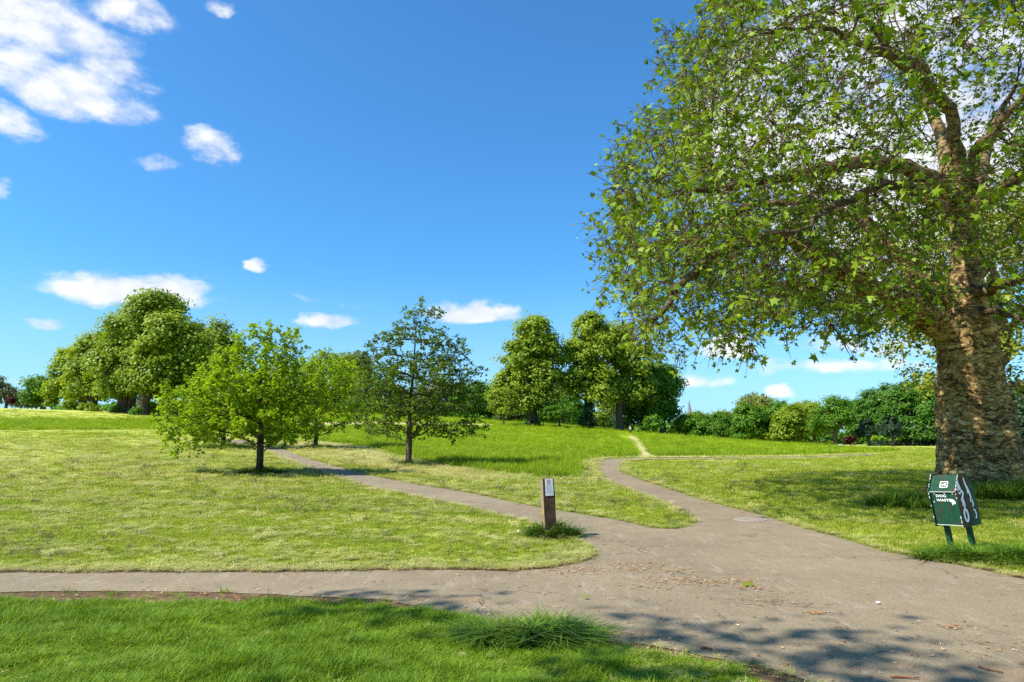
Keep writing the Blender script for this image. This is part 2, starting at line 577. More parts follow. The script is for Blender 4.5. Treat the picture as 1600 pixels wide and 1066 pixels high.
# ------------------------------------------------------------------ ground, paths and verges
def polar_ground():
    rad = np.concatenate([[0.0], np.geomspace(1.2, 5200, 190)])
    ang = np.linspace(-math.pi, math.pi, 361)[:-1]
    A, Rr = np.meshgrid(ang, rad[1:])
    x, y = Rr * np.sin(A), Rr * np.cos(A)
    co = np.stack([x, y, Z(x, y)], -1).reshape(-1, 3)
    co = np.vstack([co, [[0, 0, 0]]])
    n, k = len(ang), len(rad) - 1
    i, j = np.meshgrid(np.arange(k - 1), np.arange(n), indexing='ij')
    j2 = (j + 1) % n
    q = np.stack([i * n + j, (i + 1) * n + j, (i + 1) * n + j2, i * n + j2], -1).reshape(-1, 4)[:, ::-1]
    tri = np.stack([np.full(n, len(co) - 1), np.arange(n), (np.arange(n) + 1) % n], 1)[:, ::-1]
    me = raw_mesh('ground', co, np.concatenate([q.ravel(), tri.ravel()]), [4] * len(q) + [3] * n, smooth=True)
    return tag(link('ground', me, M['mown']), kind='structure')


polar_ground()


def outline(pts, jit=.03, seed=0, step_k=.018):
    """pixel points (tuples) and ground points (lists) of a border -> a finely divided, slightly ragged outline on the ground"""
    w = [tuple(p) if isinstance(p, list) else G(*p) for p in pts]
    out = []
    for (x0, y0), (x1, y1) in zip(w, w[1:] + w[:1]):
        L = math.hypot(x1 - x0, y1 - y0)
        s = max(.12, step_k * math.hypot((x0 + x1) / 2, (y0 + y1) / 2))
        n = min(60, max(1, int(L / s)))
        for i in range(n):
            t = i / n
            x, y = x0 + (x1 - x0) * t, y0 + (y1 - y0) * t
            d = math.hypot(x, y)
            k = jit * (1 + d / 25)
            v = mnoise.noise(Vector((x * 1.7, y * 1.7, seed))) + .6 * mnoise.noise(Vector((x * 5, y * 5, seed + 9)))
            u = mnoise.noise(Vector((x * 1.7, y * 1.7, seed + 31)))
            out.append((x + k * u, y + k * v))
    return out


def sheet(name, poly, mat, lift):
    pts = [Vector(p) for p in poly]
    n = len(pts)
    xs, ys = np.array(poly)[:, 0], np.array(poly)[:, 1]
    extra = []
    x0, x1, y0, y1 = xs.min(), xs.max(), ys.min(), ys.max()
    for rr in np.geomspace(4, 260, 60):
        for a in np.linspace(-1.6, 1.6, 130):
            x, y = rr * math.sin(a), rr * math.cos(a)
            if x0 < x < x1 and y0 < y < y1:
                extra.append((x, y))
    if extra:
        e = np.array(extra)
        e = e[inside(poly, e[:, 0], e[:, 1])]
        pts += [Vector(p) for p in e]
    v, ed, fa, *_ = delaunay_2d_cdt(pts, [(i, (i + 1) % n) for i in range(n)], [], 1, 1e-4)
    c = np.array([(p.x, p.y) for p in v])
    z = Z(c[:, 0], c[:, 1]) + lift * (1 + np.hypot(c[:, 0], c[:, 1]) / 12)
    fl = []
    for f in fa:
        f = list(f)
        a, b_, d = (v[i] for i in f[:3])
        if (b_.x - a.x) * (d.y - a.y) - (b_.y - a.y) * (d.x - a.x) < 0:
            f.reverse()
        fl.append(f)
    me = raw_mesh(name, np.column_stack([c, z]), [i for f in fl for i in f], [len(f) for f in fl])
    return tag(link(name, me, mat), kind='structure')


PATH_PX = [[-40, 8.6], (0, 897), (150, 897), (300, 897), (450, 896), (600, 894), (700, 893), (800, 895), (860, 890), (897, 883), (925, 876), (936, 867),
           (922, 854), (897, 843), (860, 829), (820, 815), (750, 799), (690, 785), (620, 771), (568, 761), (515, 743), (480, 732), (445, 719), (421, 708), (395, 700), (365, 694), (335, 690),
           (345, 686), (380, 689), (410, 694), (442, 702), (466, 712), (515, 727), (564, 740), (610, 750), (645, 757), (697, 765), (750, 774), (802, 786), (844, 794), (869, 798),
           (960, 813), (1020, 827), (1060, 828), (1083, 822), (1086, 815), (1070, 803), (1040, 788), (1018, 779.5), (992, 769.5), (966, 760), (950, 754), (939, 745),
           (934, 731), (936, 721), (950, 718), (1000, 716.5), (1100, 716.3), (1200, 715.6), (1300, 713.6), (1362, 711),
           (1364, 712.6), (1300, 715.4), (1200, 717.6), (1100, 718.6), (1010, 719.2), (984, 721), (974, 724), (968, 731), (971, 738), (985, 745), (1040, 763), (1092, 780), (1140, 794),
           (1200, 808), (1240, 822), (1292, 836), (1340, 850), (1380, 862), (1440, 874), (1480, 882), (1528, 892), (1600, 908), [9, 5.6], [16, 3.0], [16, -4], [3, -4],
           (1290, 1078), (1240, 1060), (1178, 1040), (1100, 1028), (1010, 1010), (897, 995), (820, 982), (755, 971), (654, 949), (600, 939), (500, 935), (400, 930), (300, 927), (150, 927), (0, 927), [-40, 7.3]]
DIRT_PX = [[-40, 9.0], (0, 886), (150, 888), (300, 888), (450, 887), (600, 886), (700, 886), (800, 888), (850, 884), (890, 876), (922, 868), (928, 860),
           (960, 880), (1000, 930), (1300, 1000), (1330, 1080), [2.2, 3.6], [1.9, 4.3], (1150, 1046), (1080, 1038), (1010, 1024), (900, 1006), (760, 980), (650, 957), (500, 947), (300, 946), (150, 948), (0, 945), [-40, 6.7]]
PATH = outline(PATH_PX, .045, 1, .012)
DIRT = outline(DIRT_PX, .08, 2)
DIRT_B = outline([(1470, 872), (1530, 886), (1600, 896), [9.5, 7.2], [9.5, 5.2], (1600, 920), (1540, 900)], .06, 3)
sheet('dirt_verge', DIRT, M['dirt'], .005)
sheet('dirt_verge', DIRT_B, M['dirt'], .006)
sheet('path', PATH, M['asphalt'], .009)

# long meadow grass: its near edge as in the photograph, its far side under the trees
MEADOW = outline([(500, 690), (540, 695), (580, 700), (620, 712), (660, 722), (720, 733), (800, 742), (860, 747), (902, 748), (903, 740), (898, 728), (906, 721), (930, 716), (980, 713.5),
                  (1100, 713), (1200, 712), (1330, 708.5), (1400, 705), [62, 150], [40, 235], [-8, 235], [-60, 215], [-50, 110]], .25, 4)
MEADOW_L = outline([[-130, 66], (-40, 672), (120, 671.5), (252, 670.5), (270, 655), (120, 655.5), (-40, 655), [-130, 84]], .25, 5)
TRAIL = outline([(1000, 716), (1023, 716), (1013, 702), (1002, 690), (993, 683.5), (982, 682.0), (985, 688), (993, 700)], .1, 6)
STRIP = outline([(455, 668.5), (545, 666), (650, 664.5), (770, 665.5), (770, 663.6), (650, 661.6), (545, 660.5), (455, 662)], .1, 7)
sheet('meadow', MEADOW, M['meadow_soil'], .004)
sheet('meadow', MEADOW_L, M['meadow_soil'], .004)
sheet('mown_trail', TRAIL, M['hay_floor'], .009)
sheet('mown_strip', STRIP, M['hay_floor'], .009)
HAY_B = outline([(988, 716.3), (1100, 715.6), (1200, 714.9), (1300, 712.9), (1358, 710.4), (1385, 711.5), (1362, 708.6), (1300, 710.6), (1200, 712.8), (1100, 713.6), (1000, 714.3)], .04, 9)
sheet('hay_verge', HAY_B, M['hay_floor'], .010)
HAY = outline([(440, 699), (470, 691), (520, 690), (580, 700), (620, 712), (660, 722), (720, 733), (800, 742), (760, 752), (690, 746), (620, 738), (560, 727), (500, 716)], .3, 8)
sheet('hay_verge', HAY, M['hay_floor'], .004)


# ------------------------------------------------------------------ scatter by geometry nodes (grass and loose litter only)
def scatter_group():
    ng = bpy.data.node_groups.new('scatter', 'GeometryNodeTree')
    ng.interface.new_socket('Geometry', in_out='INPUT', socket_type='NodeSocketGeometry')
    for i in range(3):
        ng.interface.new_socket('Kind%d' % i, in_out='INPUT', socket_type='NodeSocketObject')
    ng.interface.new_socket('Geometry', in_out='OUTPUT', socket_type='NodeSocketGeometry')
    n, l = ng.nodes, ng.links
    gi, go = n.new('NodeGroupInput'), n.new('NodeGroupOutput')
    join = n.new('GeometryNodeJoinGeometry')
    for i in (2, 1, 0):
        oi = n.new('GeometryNodeObjectInfo')
        oi.inputs['As Instance'].default_value = True
        l.new(gi.outputs['Kind%d' % i], oi.inputs['Object'])
        l.new(oi.outputs['Geometry'], join.inputs[0])
    iop = n.new('GeometryNodeInstanceOnPoints')
    iop.inputs['Pick Instance'].default_value = True
    for nm, typ, sock in (('rot', 'FLOAT_VECTOR', 'Rotation'), ('scl', 'FLOAT_VECTOR', 'Scale'), ('pick', 'INT', 'Instance Index')):
        a = n.new('GeometryNodeInputNamedAttribute')
        a.data_type = typ
        a.inputs['Name'].default_value = nm
        src = a.outputs[0]
        if nm == 'rot':
            e = n.new('FunctionNodeEulerToRotation')
            l.new(src, e.inputs[0])
            src = e.outputs[0]
        l.new(src, iop.inputs[sock])
    l.new(gi.outputs[0], iop.inputs['Points'])
    l.new(join.outputs[0], iop.inputs['Instance'])
    l.new(iop.outputs[0], go.inputs[0])
    return ng


SCATTER = scatter_group()


def scatter(name, xyz, scl, protos, label=None, tilt=.12, rz=None):
    n = len(xyz)
    me = bpy.data.meshes.new(name)
    me.vertices.add(n)
    me.vertices.foreach_set('co', np.ascontiguousarray(xyz, np.float32).ravel())
    rot = np.column_stack([RNG.normal(0, tilt, n), RNG.normal(0, tilt, n), RNG.uniform(0, 6.283, n) if rz is None else rz])
    for nm, v in (('rot', rot), ('scl', scl)):
        me.attributes.new(nm, 'FLOAT_VECTOR', 'POINT').data.foreach_set('vector', np.ascontiguousarray(v, np.float32).ravel())
    me.attributes.new('pick', 'INT', 'POINT').data.foreach_set('value', RNG.integers(0, 3, n).astype(np.int32))
    o = link(name, me)
    mod = o.modifiers.new('scatter', 'NODES')
    mod.node_group = SCATTER
    ids = [it.identifier for it in SCATTER.interface.items_tree if it.in_out == 'INPUT' and it.socket_type == 'NodeSocketObject']
    for i, d in enumerate(ids):
        mod[d] = protos[i % len(protos)]
    return tag(o, label, None, None, 'stuff')


def clump(name, mat, n, rad, h0, h1, w, lean, curl, seed, flat=False):
    """a tuft of bent tapering blades"""
    rg = np.random.default_rng(seed)
    co, fl, sz = [], [], []
    for i in range(n):
        a, rr = rg.uniform(0, 6.283), rad * math.sqrt(rg.uniform())
        b = np.array([rr * math.cos(a), rr * math.sin(a), -.01 if not flat else rg.uniform(.002, h1)])
        h = rg.uniform(h0, h1)
        az_ = rg.uniform(0, 6.283)
        fwd = np.array([math.cos(az_), math.sin(az_), 0])
        sd = np.array([-fwd[1], fwd[0], 0]) * w * rg.uniform(.7, 1.3) / 2
        if flat:
            L = rg.uniform(.5, 1) * rad * 1.6
            up = np.array([0, 0, rg.uniform(-.2, .35)])
            p1 = b + (fwd + up) * L * .5 + np.array([0, 0, rg.uniform(0, .3) * h1])
            p2 = b + (fwd + up * .2) * L + np.array([*(rg.normal(0, .12, 2) * L), 0])
        else:
            ln, cu = abs(rg.normal(lean, lean * .5)), abs(rg.normal(curl, curl * .5))
            p1 = b + np.array([0, 0, h * .55]) + fwd * h * ln * .5
            p2 = b + np.array([0, 0, h * (1 - cu * .35)]) + fwd * h * (ln + cu)
        k = len(co)
        co += [b - sd, b + sd, p1 - sd * .8, p1 + sd * .8, p2]
        fl += [k, k + 1, k + 3, k + 2, k + 2, k + 3, k + 4]
        sz += [4, 3]
    me = raw_mesh(name, np.array(co), fl, sz)
    me.materials.append(mat)
    return bpy.data.objects.new(name, me)          # never linked on its own: only the scatter draws it


LUSH_K = [clump('lush_tuft', M['blade_lush'], 26, .07, .045, .13, .0075, .42, .45, s) for s in (1, 2, 3)]
MOWN_K = [clump('mown_tuft', M['blade_mown'], 30, .08, .025, .065, .006, .4, .3, s) for s in (4, 5, 6)]
MEAD_K = [clump('meadow_tuft', M['blade_meadow'], 30, .22, .16, .36, .012, .30, .45, s) for s in (7, 8, 9)]
STRAW_K = [clump('straw_wisp', M['straw'], 26, .10, .0, .03, .005, .3, .3, s, True) for s in (10, 11, 12)]
CLUMP_K = [clump('shaded_cuttings', M['shaded_straw'], 30, .09, .0, .035, .007, .3, .3, s, True) for s in (16, 17, 18)]
LONG_K = [clump('long_tuft', M['blade_lush'], 40, .07, .16, .36, .011, .35, .6, s) for s in (13, 14, 15)]


def polar_points(n, d0, d1, a0=-41, a1=41):
    a = RNG.uniform(R(a0), R(a1), n)
    d = np.exp(RNG.uniform(math.log(d0), math.log(d1), n))
    return d * np.sin(a), d * np.cos(a), d


def nz(x, y, s, seed=0.0):
    """cheap smooth noise for where things grow"""
    return (np.sin(x * s + 1.7 * np.sin(y * s * .7 + seed)) + np.sin(y * s * 1.3 + 1.3 * np.sin(x * s * .9 + seed * 2)) + np.sin((x + y) * s * .6 + seed * 3)) / 3


def edge_dist(poly, x, y):
    p = np.asarray(poly, np.float32)
    a, b = p, np.roll(p, -1, 0)
    ab = b - a
    q = np.column_stack([x, y]).astype(np.float32)
    out = np.full(len(q), 1e9, np.float32)
    for i in range(len(p)):
        t = np.clip(((q - a[i]) @ ab[i]) / max(float(ab[i] @ ab[i]), 1e-9), 0, 1)
        out = np.minimum(out, np.hypot(q[:, 0] - a[i][0] - t * ab[i][0], q[:, 1] - a[i][1] - t * ab[i][1]))
    return out


FRONT = [(-60, 0), (-60, 8.0), (0, 8.0), (0, 7.4), (1.2, 6.4), (2.6, 5.4), (4, 3.4), (4, 0)]     # the lawn this side of the path


def grow():
    # ---- lush lawn in front
    x, y, d = polar_points(60000, 4.0, 9.5, -46, 20)
    ed = edge_dist(PATH, x, y)
    ok = inside(FRONT, x, y) & ~inside(PATH, x, y)
    dirt = inside(DIRT, x, y)
    ok &= ~dirt | (RNG.uniform(0, 1, len(x)) < .012)
    thin = np.clip((x - .6) / 1.6, 0, 1) * .55
    ok &= RNG.uniform(0, 1, len(x)) > thin * (nz(x, y, 3.1) > -.2)
    x, y, d = x[ok], y[ok], d[ok]
    s = (.60 + .13 * d / 5) * RNG.uniform(.7, 1.25, len(x))
    hz = s * .85 * (1.0 + .5 * nz(x, y, 2.3, 1) + .5 * nz(x, y, 7.5, 2) + .25 * nz(x, y, 15, 3)) * np.where(x > .9, .75, 1.0)
    scatter('front_lawn_grass', np.column_stack([x, y, Z(x, y)]), np.column_stack([s, s, np.clip(hz, .3, 2)]), LUSH_K, 'lush green grass on the lawn before the path')
    # ---- mown grass
    x, y, d = polar_points(135000, 7.0, 135)
    ok = ~inside(FRONT, x, y) & ~inside(PATH, x, y) & ~inside(MEADOW, x, y) & ~inside(MEADOW_L, x, y) & ~inside(HAY, x, y)
    ok &= ~inside(DIRT, x, y) & (RNG.uniform(0, 1, len(x)) > np.where(inside(DIRT_B, x, y), .8, 0))
    x, y, d = x[ok], y[ok], d[ok]
    far = np.clip((d - 20) / 22, 0, 1)
    ok = RNG.uniform(0, 1, len(x)) > far * np.where(x < .2 * y, .72, .45) * np.clip(.75 + .6 * nz(x, y, .35, 2), 0, 1)
    x, y, d = x[ok], y[ok], d[ok]
    s = np.clip(d / 11, .7, 9) * RNG.uniform(.65, 1.2, len(x))
    right = (x > .30 * y + 1.5)
    hz = np.clip(np.clip(d / 14, .75, 1.9) * RNG.uniform(.7, 1.4, len(x)) * (1 + .35 * nz(x, y, .9, 4)), .3, 2.4)
    hz = np.where(right, hz * 1.25, hz)
    scatter('mown_grass', np.column_stack([x, y, Z(x, y)]), np.column_stack([s, s, hz]), MOWN_K, 'short mown grass over the park lawns')
    # ---- meadow
    x, y, d = polar_points(75000, 22, 200)
    near_trail = np.hypot((x - .169 * y) / 2.2, (y - 122) / 26) < 1
    ok = (inside(MEADOW, x, y) & ~inside(TRAIL, x, y) & ~inside(HAY_B, x, y) & ~(near_trail & (RNG.uniform(0, 1, len(x)) < .8)) & ~inside(STRIP, x, y) & ~inside(PATH, x, y)) | inside(MEADOW_L, x, y)
    x, y, d = x[ok], y[ok], d[ok]
    s = np.clip(d / 32, .8, 5) * RNG.uniform(.7, 1.2, len(x))
    hz = np.clip(RNG.uniform(.6, 1.25, len(x)) * (1 + .3 * nz(x, y, .45, 7)) * np.where(edge_dist(MEADOW, x, y) < 2.5, 1.6, 1), .35, 1.9)
    scatter('meadow_grass', np.column_stack([x, y, Z(x, y)]), np.column_stack([s, s, hz]), MEAD_K, 'tall bright meadow grass left uncut', .2)
    # ---- cut hay: along path edges, in drifts over the mown lawns
    x, y, d = polar_points(90000, 7.5, 70)
    e = edge_dist(PATH, x, y)
    ok = ~inside(FRONT, x, y) & ~inside(PATH, x, y) & ~inside(MEADOW, x, y) & ~inside(MEADOW_L, x, y)
    left = x < .16 * y - .1
    drift = (.5 * nz(x, y, 1.3, 3) + nz(x, y, 5.2, 5) + nz(x, y, 11.0, 2) + .7 * nz(x * .35, y, 7.0, 8)) / 3.2 + .18 * np.sin(x * .55 + y * 2.4 + nz(x, y, .3, 1) * 2)
    pr = np.where(left, np.clip(drift * .6 + .08 + .16 * np.clip((d - 14) / 18, 0, 1), 0.0, .55), np.clip(drift * .5 - .02, 0, .3))
    pr = np.where(inside(HAY, x, y), .55, pr)
    vg = np.clip(1.15 - e / (.75 + .35 * nz(x, y, 2.9, 6)), 0, 1)
    verge = (y < 10.8) & (x < 2)
    pr = np.where(verge, np.maximum(pr, .8 * vg), np.where(e < .10 + d * .004, .7, pr))
    ok &= RNG.uniform(0, 1, len(x)) < pr
    x, y, d = x[ok], y[ok], d[ok]
    s = np.clip(d / 13, .7, 3.4) * RNG.uniform(.6, 1.3, len(x))
    scatter('cut_hay', np.column_stack([x, y, Z(x, y) + .02 + .012 * np.clip(d / 12, 1, 4)]), np.column_stack([s, s, s * .9]), STRAW_K, 'pale cut grass lying on the mown lawns and path edges', .1)
    # raked-up clumps of cuttings, their cast shade put into the dark colour
    x, y, d = polar_points(2600, 9.5, 45, -41, 20)
    ok = ~inside(FRONT, x, y) & ~inside(PATH, x, y) & ~inside(DIRT, x, y) & ~inside(MEADOW, x, y) & (RNG.uniform(0, 1, len(x)) < np.clip(.25 + .7 * nz(x, y, .6, 11), .03, .7))
    x, y, d = x[ok], y[ok], d[ok]
    s = np.clip(d / 16, .55, 2) * RNG.uniform(.35, 1.1, len(x))
    scatter('hay_clumps', np.column_stack([x, y, Z(x, y) + .03]), np.column_stack([s * 1.3, s, s * RNG.uniform(1.5, 4, len(x))]), CLUMP_K, 'small clumps of cuttings dotted over the mown lawns, coloured dark for shade', .3)
    # hay wisps on the front lawn edge
    x, y, d = polar_points(7000, 4.2, 8.4, -40, 24)
    e = edge_dist(PATH, x, y)
    ok = ~inside(PATH, x, y) & (y < 7.6) & (RNG.uniform(0, 1, len(x)) < np.where(x > .8, .40, .01 + .03 * (nz(x, y, 2.2, 9) > .35)))
    x, y = x[ok], y[ok]
    s = RNG.uniform(.25, .6, len(x))
    scatter('cut_hay', np.column_stack([x, y, Z(x, y) + .035]), np.column_stack([s, s, s]), STRAW_K, 'thin dry cuttings strewn on the front lawn')


grow()


# ------------------------------------------------------------------ trees
def unit(v):
    v = np.asarray(v, float)
    return v / np.maximum(np.linalg.norm(v, axis=-1, keepdims=True), 1e-9)


def colonize(att, pos, par, step, infl, kill, iters=90, bias=(0, 0, 0), wob=.15, maxn=20000):
    """grow branches towards the attraction points; returns node positions and parents (a parent always comes first)"""
    att = np.asarray(att, float)
    pos = [np.asarray(p, float) for p in pos]
    par = list(par)
    P_ = np.array(pos)
    D = np.full(len(att), 1e9)
    I = np.zeros(len(att), int)

    def upd(new, start):
        for k in range(0, len(new), 400):
            b = new[k:k + 400]
            dd = ((att[:, None, :] - b[None]) ** 2).sum(-1)
            j = dd.argmin(1)
            v = np.sqrt(dd[np.arange(len(att)), j])
            m = v < D
            D[m] = v[m]
            I[m] = j[m] + start + k

    upd(P_, 0)
    bias = np.asarray(bias, float)
    used = {}
    for _ in range(iters):
        if not len(att) or len(pos) > maxn:
            break
        act = D < infl
        if not act.any():
            act = D <= np.sort(D)[min(len(D) - 1, 10)]
        idx, inv = np.unique(I[act], return_inverse=True)
        S = np.zeros((len(idx), 3))
        base = np.array([pos[i] for i in idx])
        np.add.at(S, inv, unit(att[act] - base[inv]))
        S = unit(unit(S) + bias + RNG.normal(0, wob, S.shape))
        keep = np.array([used.get(i, 0) < 5 for i in idx])
        if not keep.any():
            break
        new = base[keep] + S[keep] * step
        st = len(pos)
        for i, q in zip(idx[keep], new):
            used[i] = used.get(i, 0) + 1
            pos.append(q)
            par.append(int(i))
        upd(new, st)
        far = D > kill
        att, D, I = att[far], D[far], I[far]
    return np.array(pos), np.array(par)


def radii(par, r0, e=2.3, fixed=None):
    n = len(par)
    acc = np.zeros(n)
    for i in range(n - 1, -1, -1):
        if acc[i] == 0:
            acc[i] = r0 ** e
        if par[i] >= 0:
            acc[par[i]] += acc[i]
    return acc ** (1 / e)


TH = []                            # radius at each vertex of the last tubes() call


def tubes(pos, par, rad, skip=0.0, kmin=3, kmax=9, thick=.06, start=0):
    """one mesh of tapering tubes that follows the branching; branches thinner than skip are left out"""
    n = len(pos)
    kids = [[] for _ in range(n)]
    for i in range(n):
        if par[i] >= 0:
            kids[par[i]].append(i)
    co, fl, sz = [], [], []
    TH.clear()

    def ring(c, d, r, k, ref):
        TH.extend([r] * k)
        u = np.cross(d, ref)
        u /= max(np.linalg.norm(u), 1e-6)
        v = np.cross(d, u)
        a = np.arange(k) * (2 * math.pi / k)
        s = len(co)
        co.extend(c + r * (np.cos(a)[:, None] * u + np.sin(a)[:, None] * v))
        return s

    stack = [(i, -1) for i in range(n) if par[i] < 0]
    while stack:
        i, p = stack.pop()
        chain = [i] if p < 0 else [p, i]
        while True:
            ks = [k for k in kids[chain[-1]]]
            if not ks:
                break
            ks.sort(key=lambda k: -rad[k])
            for k in ks[1:]:
                if rad[k] >= skip:
                    stack.append((k, chain[-1]))
            if rad[ks[0]] < skip:
                break
            chain.append(ks[0])
        if len(chain) < 2:
            continue
        r0 = rad[chain[1]] if p >= 0 else rad[chain[0]]
        k = int(min(kmax, max(kmin, round(kmin + (kmax - kmin) * r0 / thick / 4))))
        ref = np.array([.31, .95, .07]) if abs(unit(pos[chain[1]] - pos[chain[0]])[1]) < .8 else np.array([1.0, 0, .1])
        prev = None
        for m, q in enumerate(chain):
            a = pos[chain[max(m - 1, 0)]]
            b = pos[chain[min(m + 1, len(chain) - 1)]]
            r = min(rad[q], r0) if p >= 0 and m == 0 else rad[q]
            if m == len(chain) - 1 and not kids[q]:
                r *= .45
            s = ring(pos[q], unit(b - a), r, k, ref)
            if prev is not None:
                for t in range(k):
                    fl += [prev + t, prev + (t + 1) % k, s + (t + 1) % k, s + t]
                    sz.append(4)
            prev = s
    return np.array(co), fl, sz


T_DIAMOND = (np.array([[0, 0, 0], [.5, .40, .06], [0, 1, -.05], [-.5, .40, .06]]), [(0, 1, 2), (0, 2, 3)])


def palmate():
    tips = [(-.52, .16, .0), (-.60, .62, .0), (0, 1.0, 0), (.60, .62, 0), (.52, .16, 0)]
    notch = [(-.30, .42, .03), (-.20, .66, .03), (.20, .66, .03), (.30, .42, .03)]
    v = [(0, 0, 0), (0, .34, .05)]
    ringv = []
    for i, t in enumerate(tips):
        ringv.append((t[0], t[1], -.06))
        if i < 4:
            ringv.append(notch[i])
    v += ringv
    n = len(ringv)
    f = [(1, 2 + i + 1, 2 + i) for i in range(n - 1)] + [(1, 2, 2 + n - 1)]
    return np.array(v), f


T_PALM = palmate()
T_CLUMP = (np.array([[0, 0, 0], [.55, .25, .1], [.35, .85, -.12], [-.2, 1.0, .05], [-.55, .45, -.1]]), [(0, 1, 2), (0, 2, 3), (0, 3, 4)])


def leaves(name, pos, nrm, tan, size, tpl, mat, parent, tint=None):
    tv, tf = tpl
    pos, nrm, tan = np.asarray(pos), unit(nrm), np.asarray(tan, float)
    tan = unit(tan - (tan * nrm).sum(1, keepdims=True) * nrm)
    side = np.cross(tan, nrm)
    size = np.asarray(size).reshape(-1, 1, 1)
    co = pos[:, None] + size * (tv[None, :, 0:1] * side[:, None] + tv[None, :, 1:2] * tan[:, None] + tv[None, :, 2:3] * nrm[:, None])
    n, k = len(pos), len(tv)
    base = (np.arange(n) * k)[:, None]
    ff = np.concatenate([np.array(f) for f in tf])
    fl = (base + ff[None]).ravel()
    sz = np.tile([len(f) for f in tf], n)
    if tint is None:
        tint = RNG.uniform(0, 1, n)
    me = raw_mesh(name, co.reshape(-1, 3), fl, sz, attrs={'tint': np.repeat(tint, k)})
    return link(name, me, mat, parent)


def rnd_unit(n):
    return unit(RNG.normal(0, 1, (n, 3)))


def rel(co, root):
    return np.asarray(co) - np.array(root.location)


def lobed_tree(name, base, ells, mat, label, leaf=.45, n=9000, clump_r=1.5, bark='bark', group=None, trunk_r=.45, cat='tree', droop=.0, fill=.22, upf=.45, flat=.62, part='crown', stems=True, density=1.0):
    """a tree seen from afar: lobes (centre, radii) covered in leaf clumps, and a trunk with limbs that reach them"""
    base = np.array([base[0], base[1], zf(*base)])
    root = empty(name, base, label, cat, group)
    if leaf > .4:
        n, leaf = int(n * 1.45), leaf * .78
    vol = np.array([e[1][0] * e[1][1] + e[1][0] * e[1][2] for e in ells])
    C, O = [], []
    for e, w in zip(ells, vol):
        c, r = np.array(e[0], float), np.array(e[1], float)
        k = max(5, int(density * 2.3 * (r[0] * r[2] * 4) / (clump_r ** 2)))
        u = rnd_unit(k)
        u[:, 2] = np.where(u[:, 2] < -.55, -u[:, 2] * .6, u[:, 2])
        u = unit(u)
        f = RNG.uniform(.70, 1.0, (k, 1))
        C.append(c + u * r * f)
        O.append(unit(u / r))
    C, O = np.vstack(C), np.vstack(O)
    deep = np.zeros(len(C), bool)
    for c, r in ells:
        deep |= ((((C - np.array(c)) / np.array(r)) ** 2).sum(1) < .36)
    C, O = C[~deep], O[~deep]
    C[:, 2] = np.maximum(C[:, 2], Z(C[:, 0], C[:, 1]) + clump_r * .35)
    k = len(C)
    cr = clump_r * np.clip(np.exp(RNG.normal(-.1, .38, k)), .4, 1.9)
    which = RNG.choice(k, n, p=cr ** 2 / (cr ** 2).sum())
    u = rnd_unit(n)
    u[:, 2] *= flat
    rr = np.minimum(np.abs(RNG.normal(0, .55, (n, 1))) + .15, RNG.uniform(.75, 1.0, (n, 1)))
    pos = C[which] + u * rr * cr[which][:, None]
    pos[:, 2] -= droop * np.abs(RNG.normal(0, 1, n)) * cr[which]
    nrm = unit(O[which] * .55 + u * .40 + np.array([0, 0, upf]) + RNG.normal(0, .36, (n, 3)))
    tin = np.clip(.5 + RNG.normal(0, .16, k)[which] + RNG.normal(0, .16, n), 0, 1)
    # inner leaves that stop one looking straight through
    m = int(n * fill * .6)
    wi = RNG.choice(len(ells), m, p=vol / vol.sum())
    ec, er = np.array([e[0] for e in ells], float), np.array([e[1] for e in ells], float)
    pin = ec[wi] + rnd_unit(m) * er[wi] * RNG.uniform(.2, .75, (m, 1))
    pos = np.vstack([pos, pin])
    nrm = np.vstack([nrm, rnd_unit(m)])
    tin = np.concatenate([tin, RNG.uniform(.2, .7, m)])
    zmin = Z(pos[:, 0], pos[:, 1]) + .05
    pos[:, 2] = np.maximum(pos[:, 2], zmin)
    size = leaf * RNG.uniform(.6, 1.3, len(pos)) * np.concatenate([np.ones(n), np.full(m, 1.5)])
    leaves(part, rel(pos, root), nrm, rnd_unit(len(pos)), size, T_DIAMOND, mat, root, tin)
    if stems:
        lo = min(C[:, 2].min(), ec[:, 2].min())
        top = C[:, 2].max()
        h = max(1.2, min((lo - base[2]) * .9 + .12 * (top - lo), (top - base[2]) * .5))
        mid = C.mean(0)
        nodes = [base + np.array([0, 0, -.2]), base + np.array([0, 0, .35])]
        lean = np.array([mid[0] - base[0], mid[1] - base[1], 0]) * .12
        for i in range(1, 6):
            nodes.append(base + np.array([0, 0, .35 + h * i / 5]) + lean * (i / 5) ** 2 + np.array([*RNG.normal(0, trunk_r * .1, 2), 0]))
        att = C[RNG.choice(k, min(k, 90), replace=False)]
        att = base + (att - base) * np.array([.86, .86, .93])
        span = max(top - base[2], 2)
        pz, pa = colonize(att, nodes, [-1, 0, 1, 2, 3, 4, 5], span * .045, span, span * .06, 60, (0, 0, .18))
        rd = radii(pa, trunk_r * .06, 2.2)
        sc = trunk_r / rd[3]
        rd = rd * sc
        rd[0], rd[1] = trunk_r * 1.55, trunk_r * 1.22
        co, fl, sz = tubes(pz, pa, rd, trunk_r * .05, 4, 10, trunk_r * .3)
        link('trunk', raw_mesh('trunk', rel(co, root), fl, sz, True), M[bark], root)
    return root


def px_ells(y, specs, depth=.9):
    """lobes given as (px, py, rx, ry[, dy]) of the photograph, set y metres away"""
    out = []
    for s in specs:
        px, py, rx, ry = s[:4]
        dy = s[4] if len(s) > 4 else 0
        c = P(px, py, y + dy)
        k = (y + dy) / F
        out.append((c, (rx * k, rx * k * depth, ry * k)))
    return out


def base_at(px, y):
    """where a trunk stands: on the line of sight through column px at y metres"""
    return ((px - 800) / F * y * .995, y)

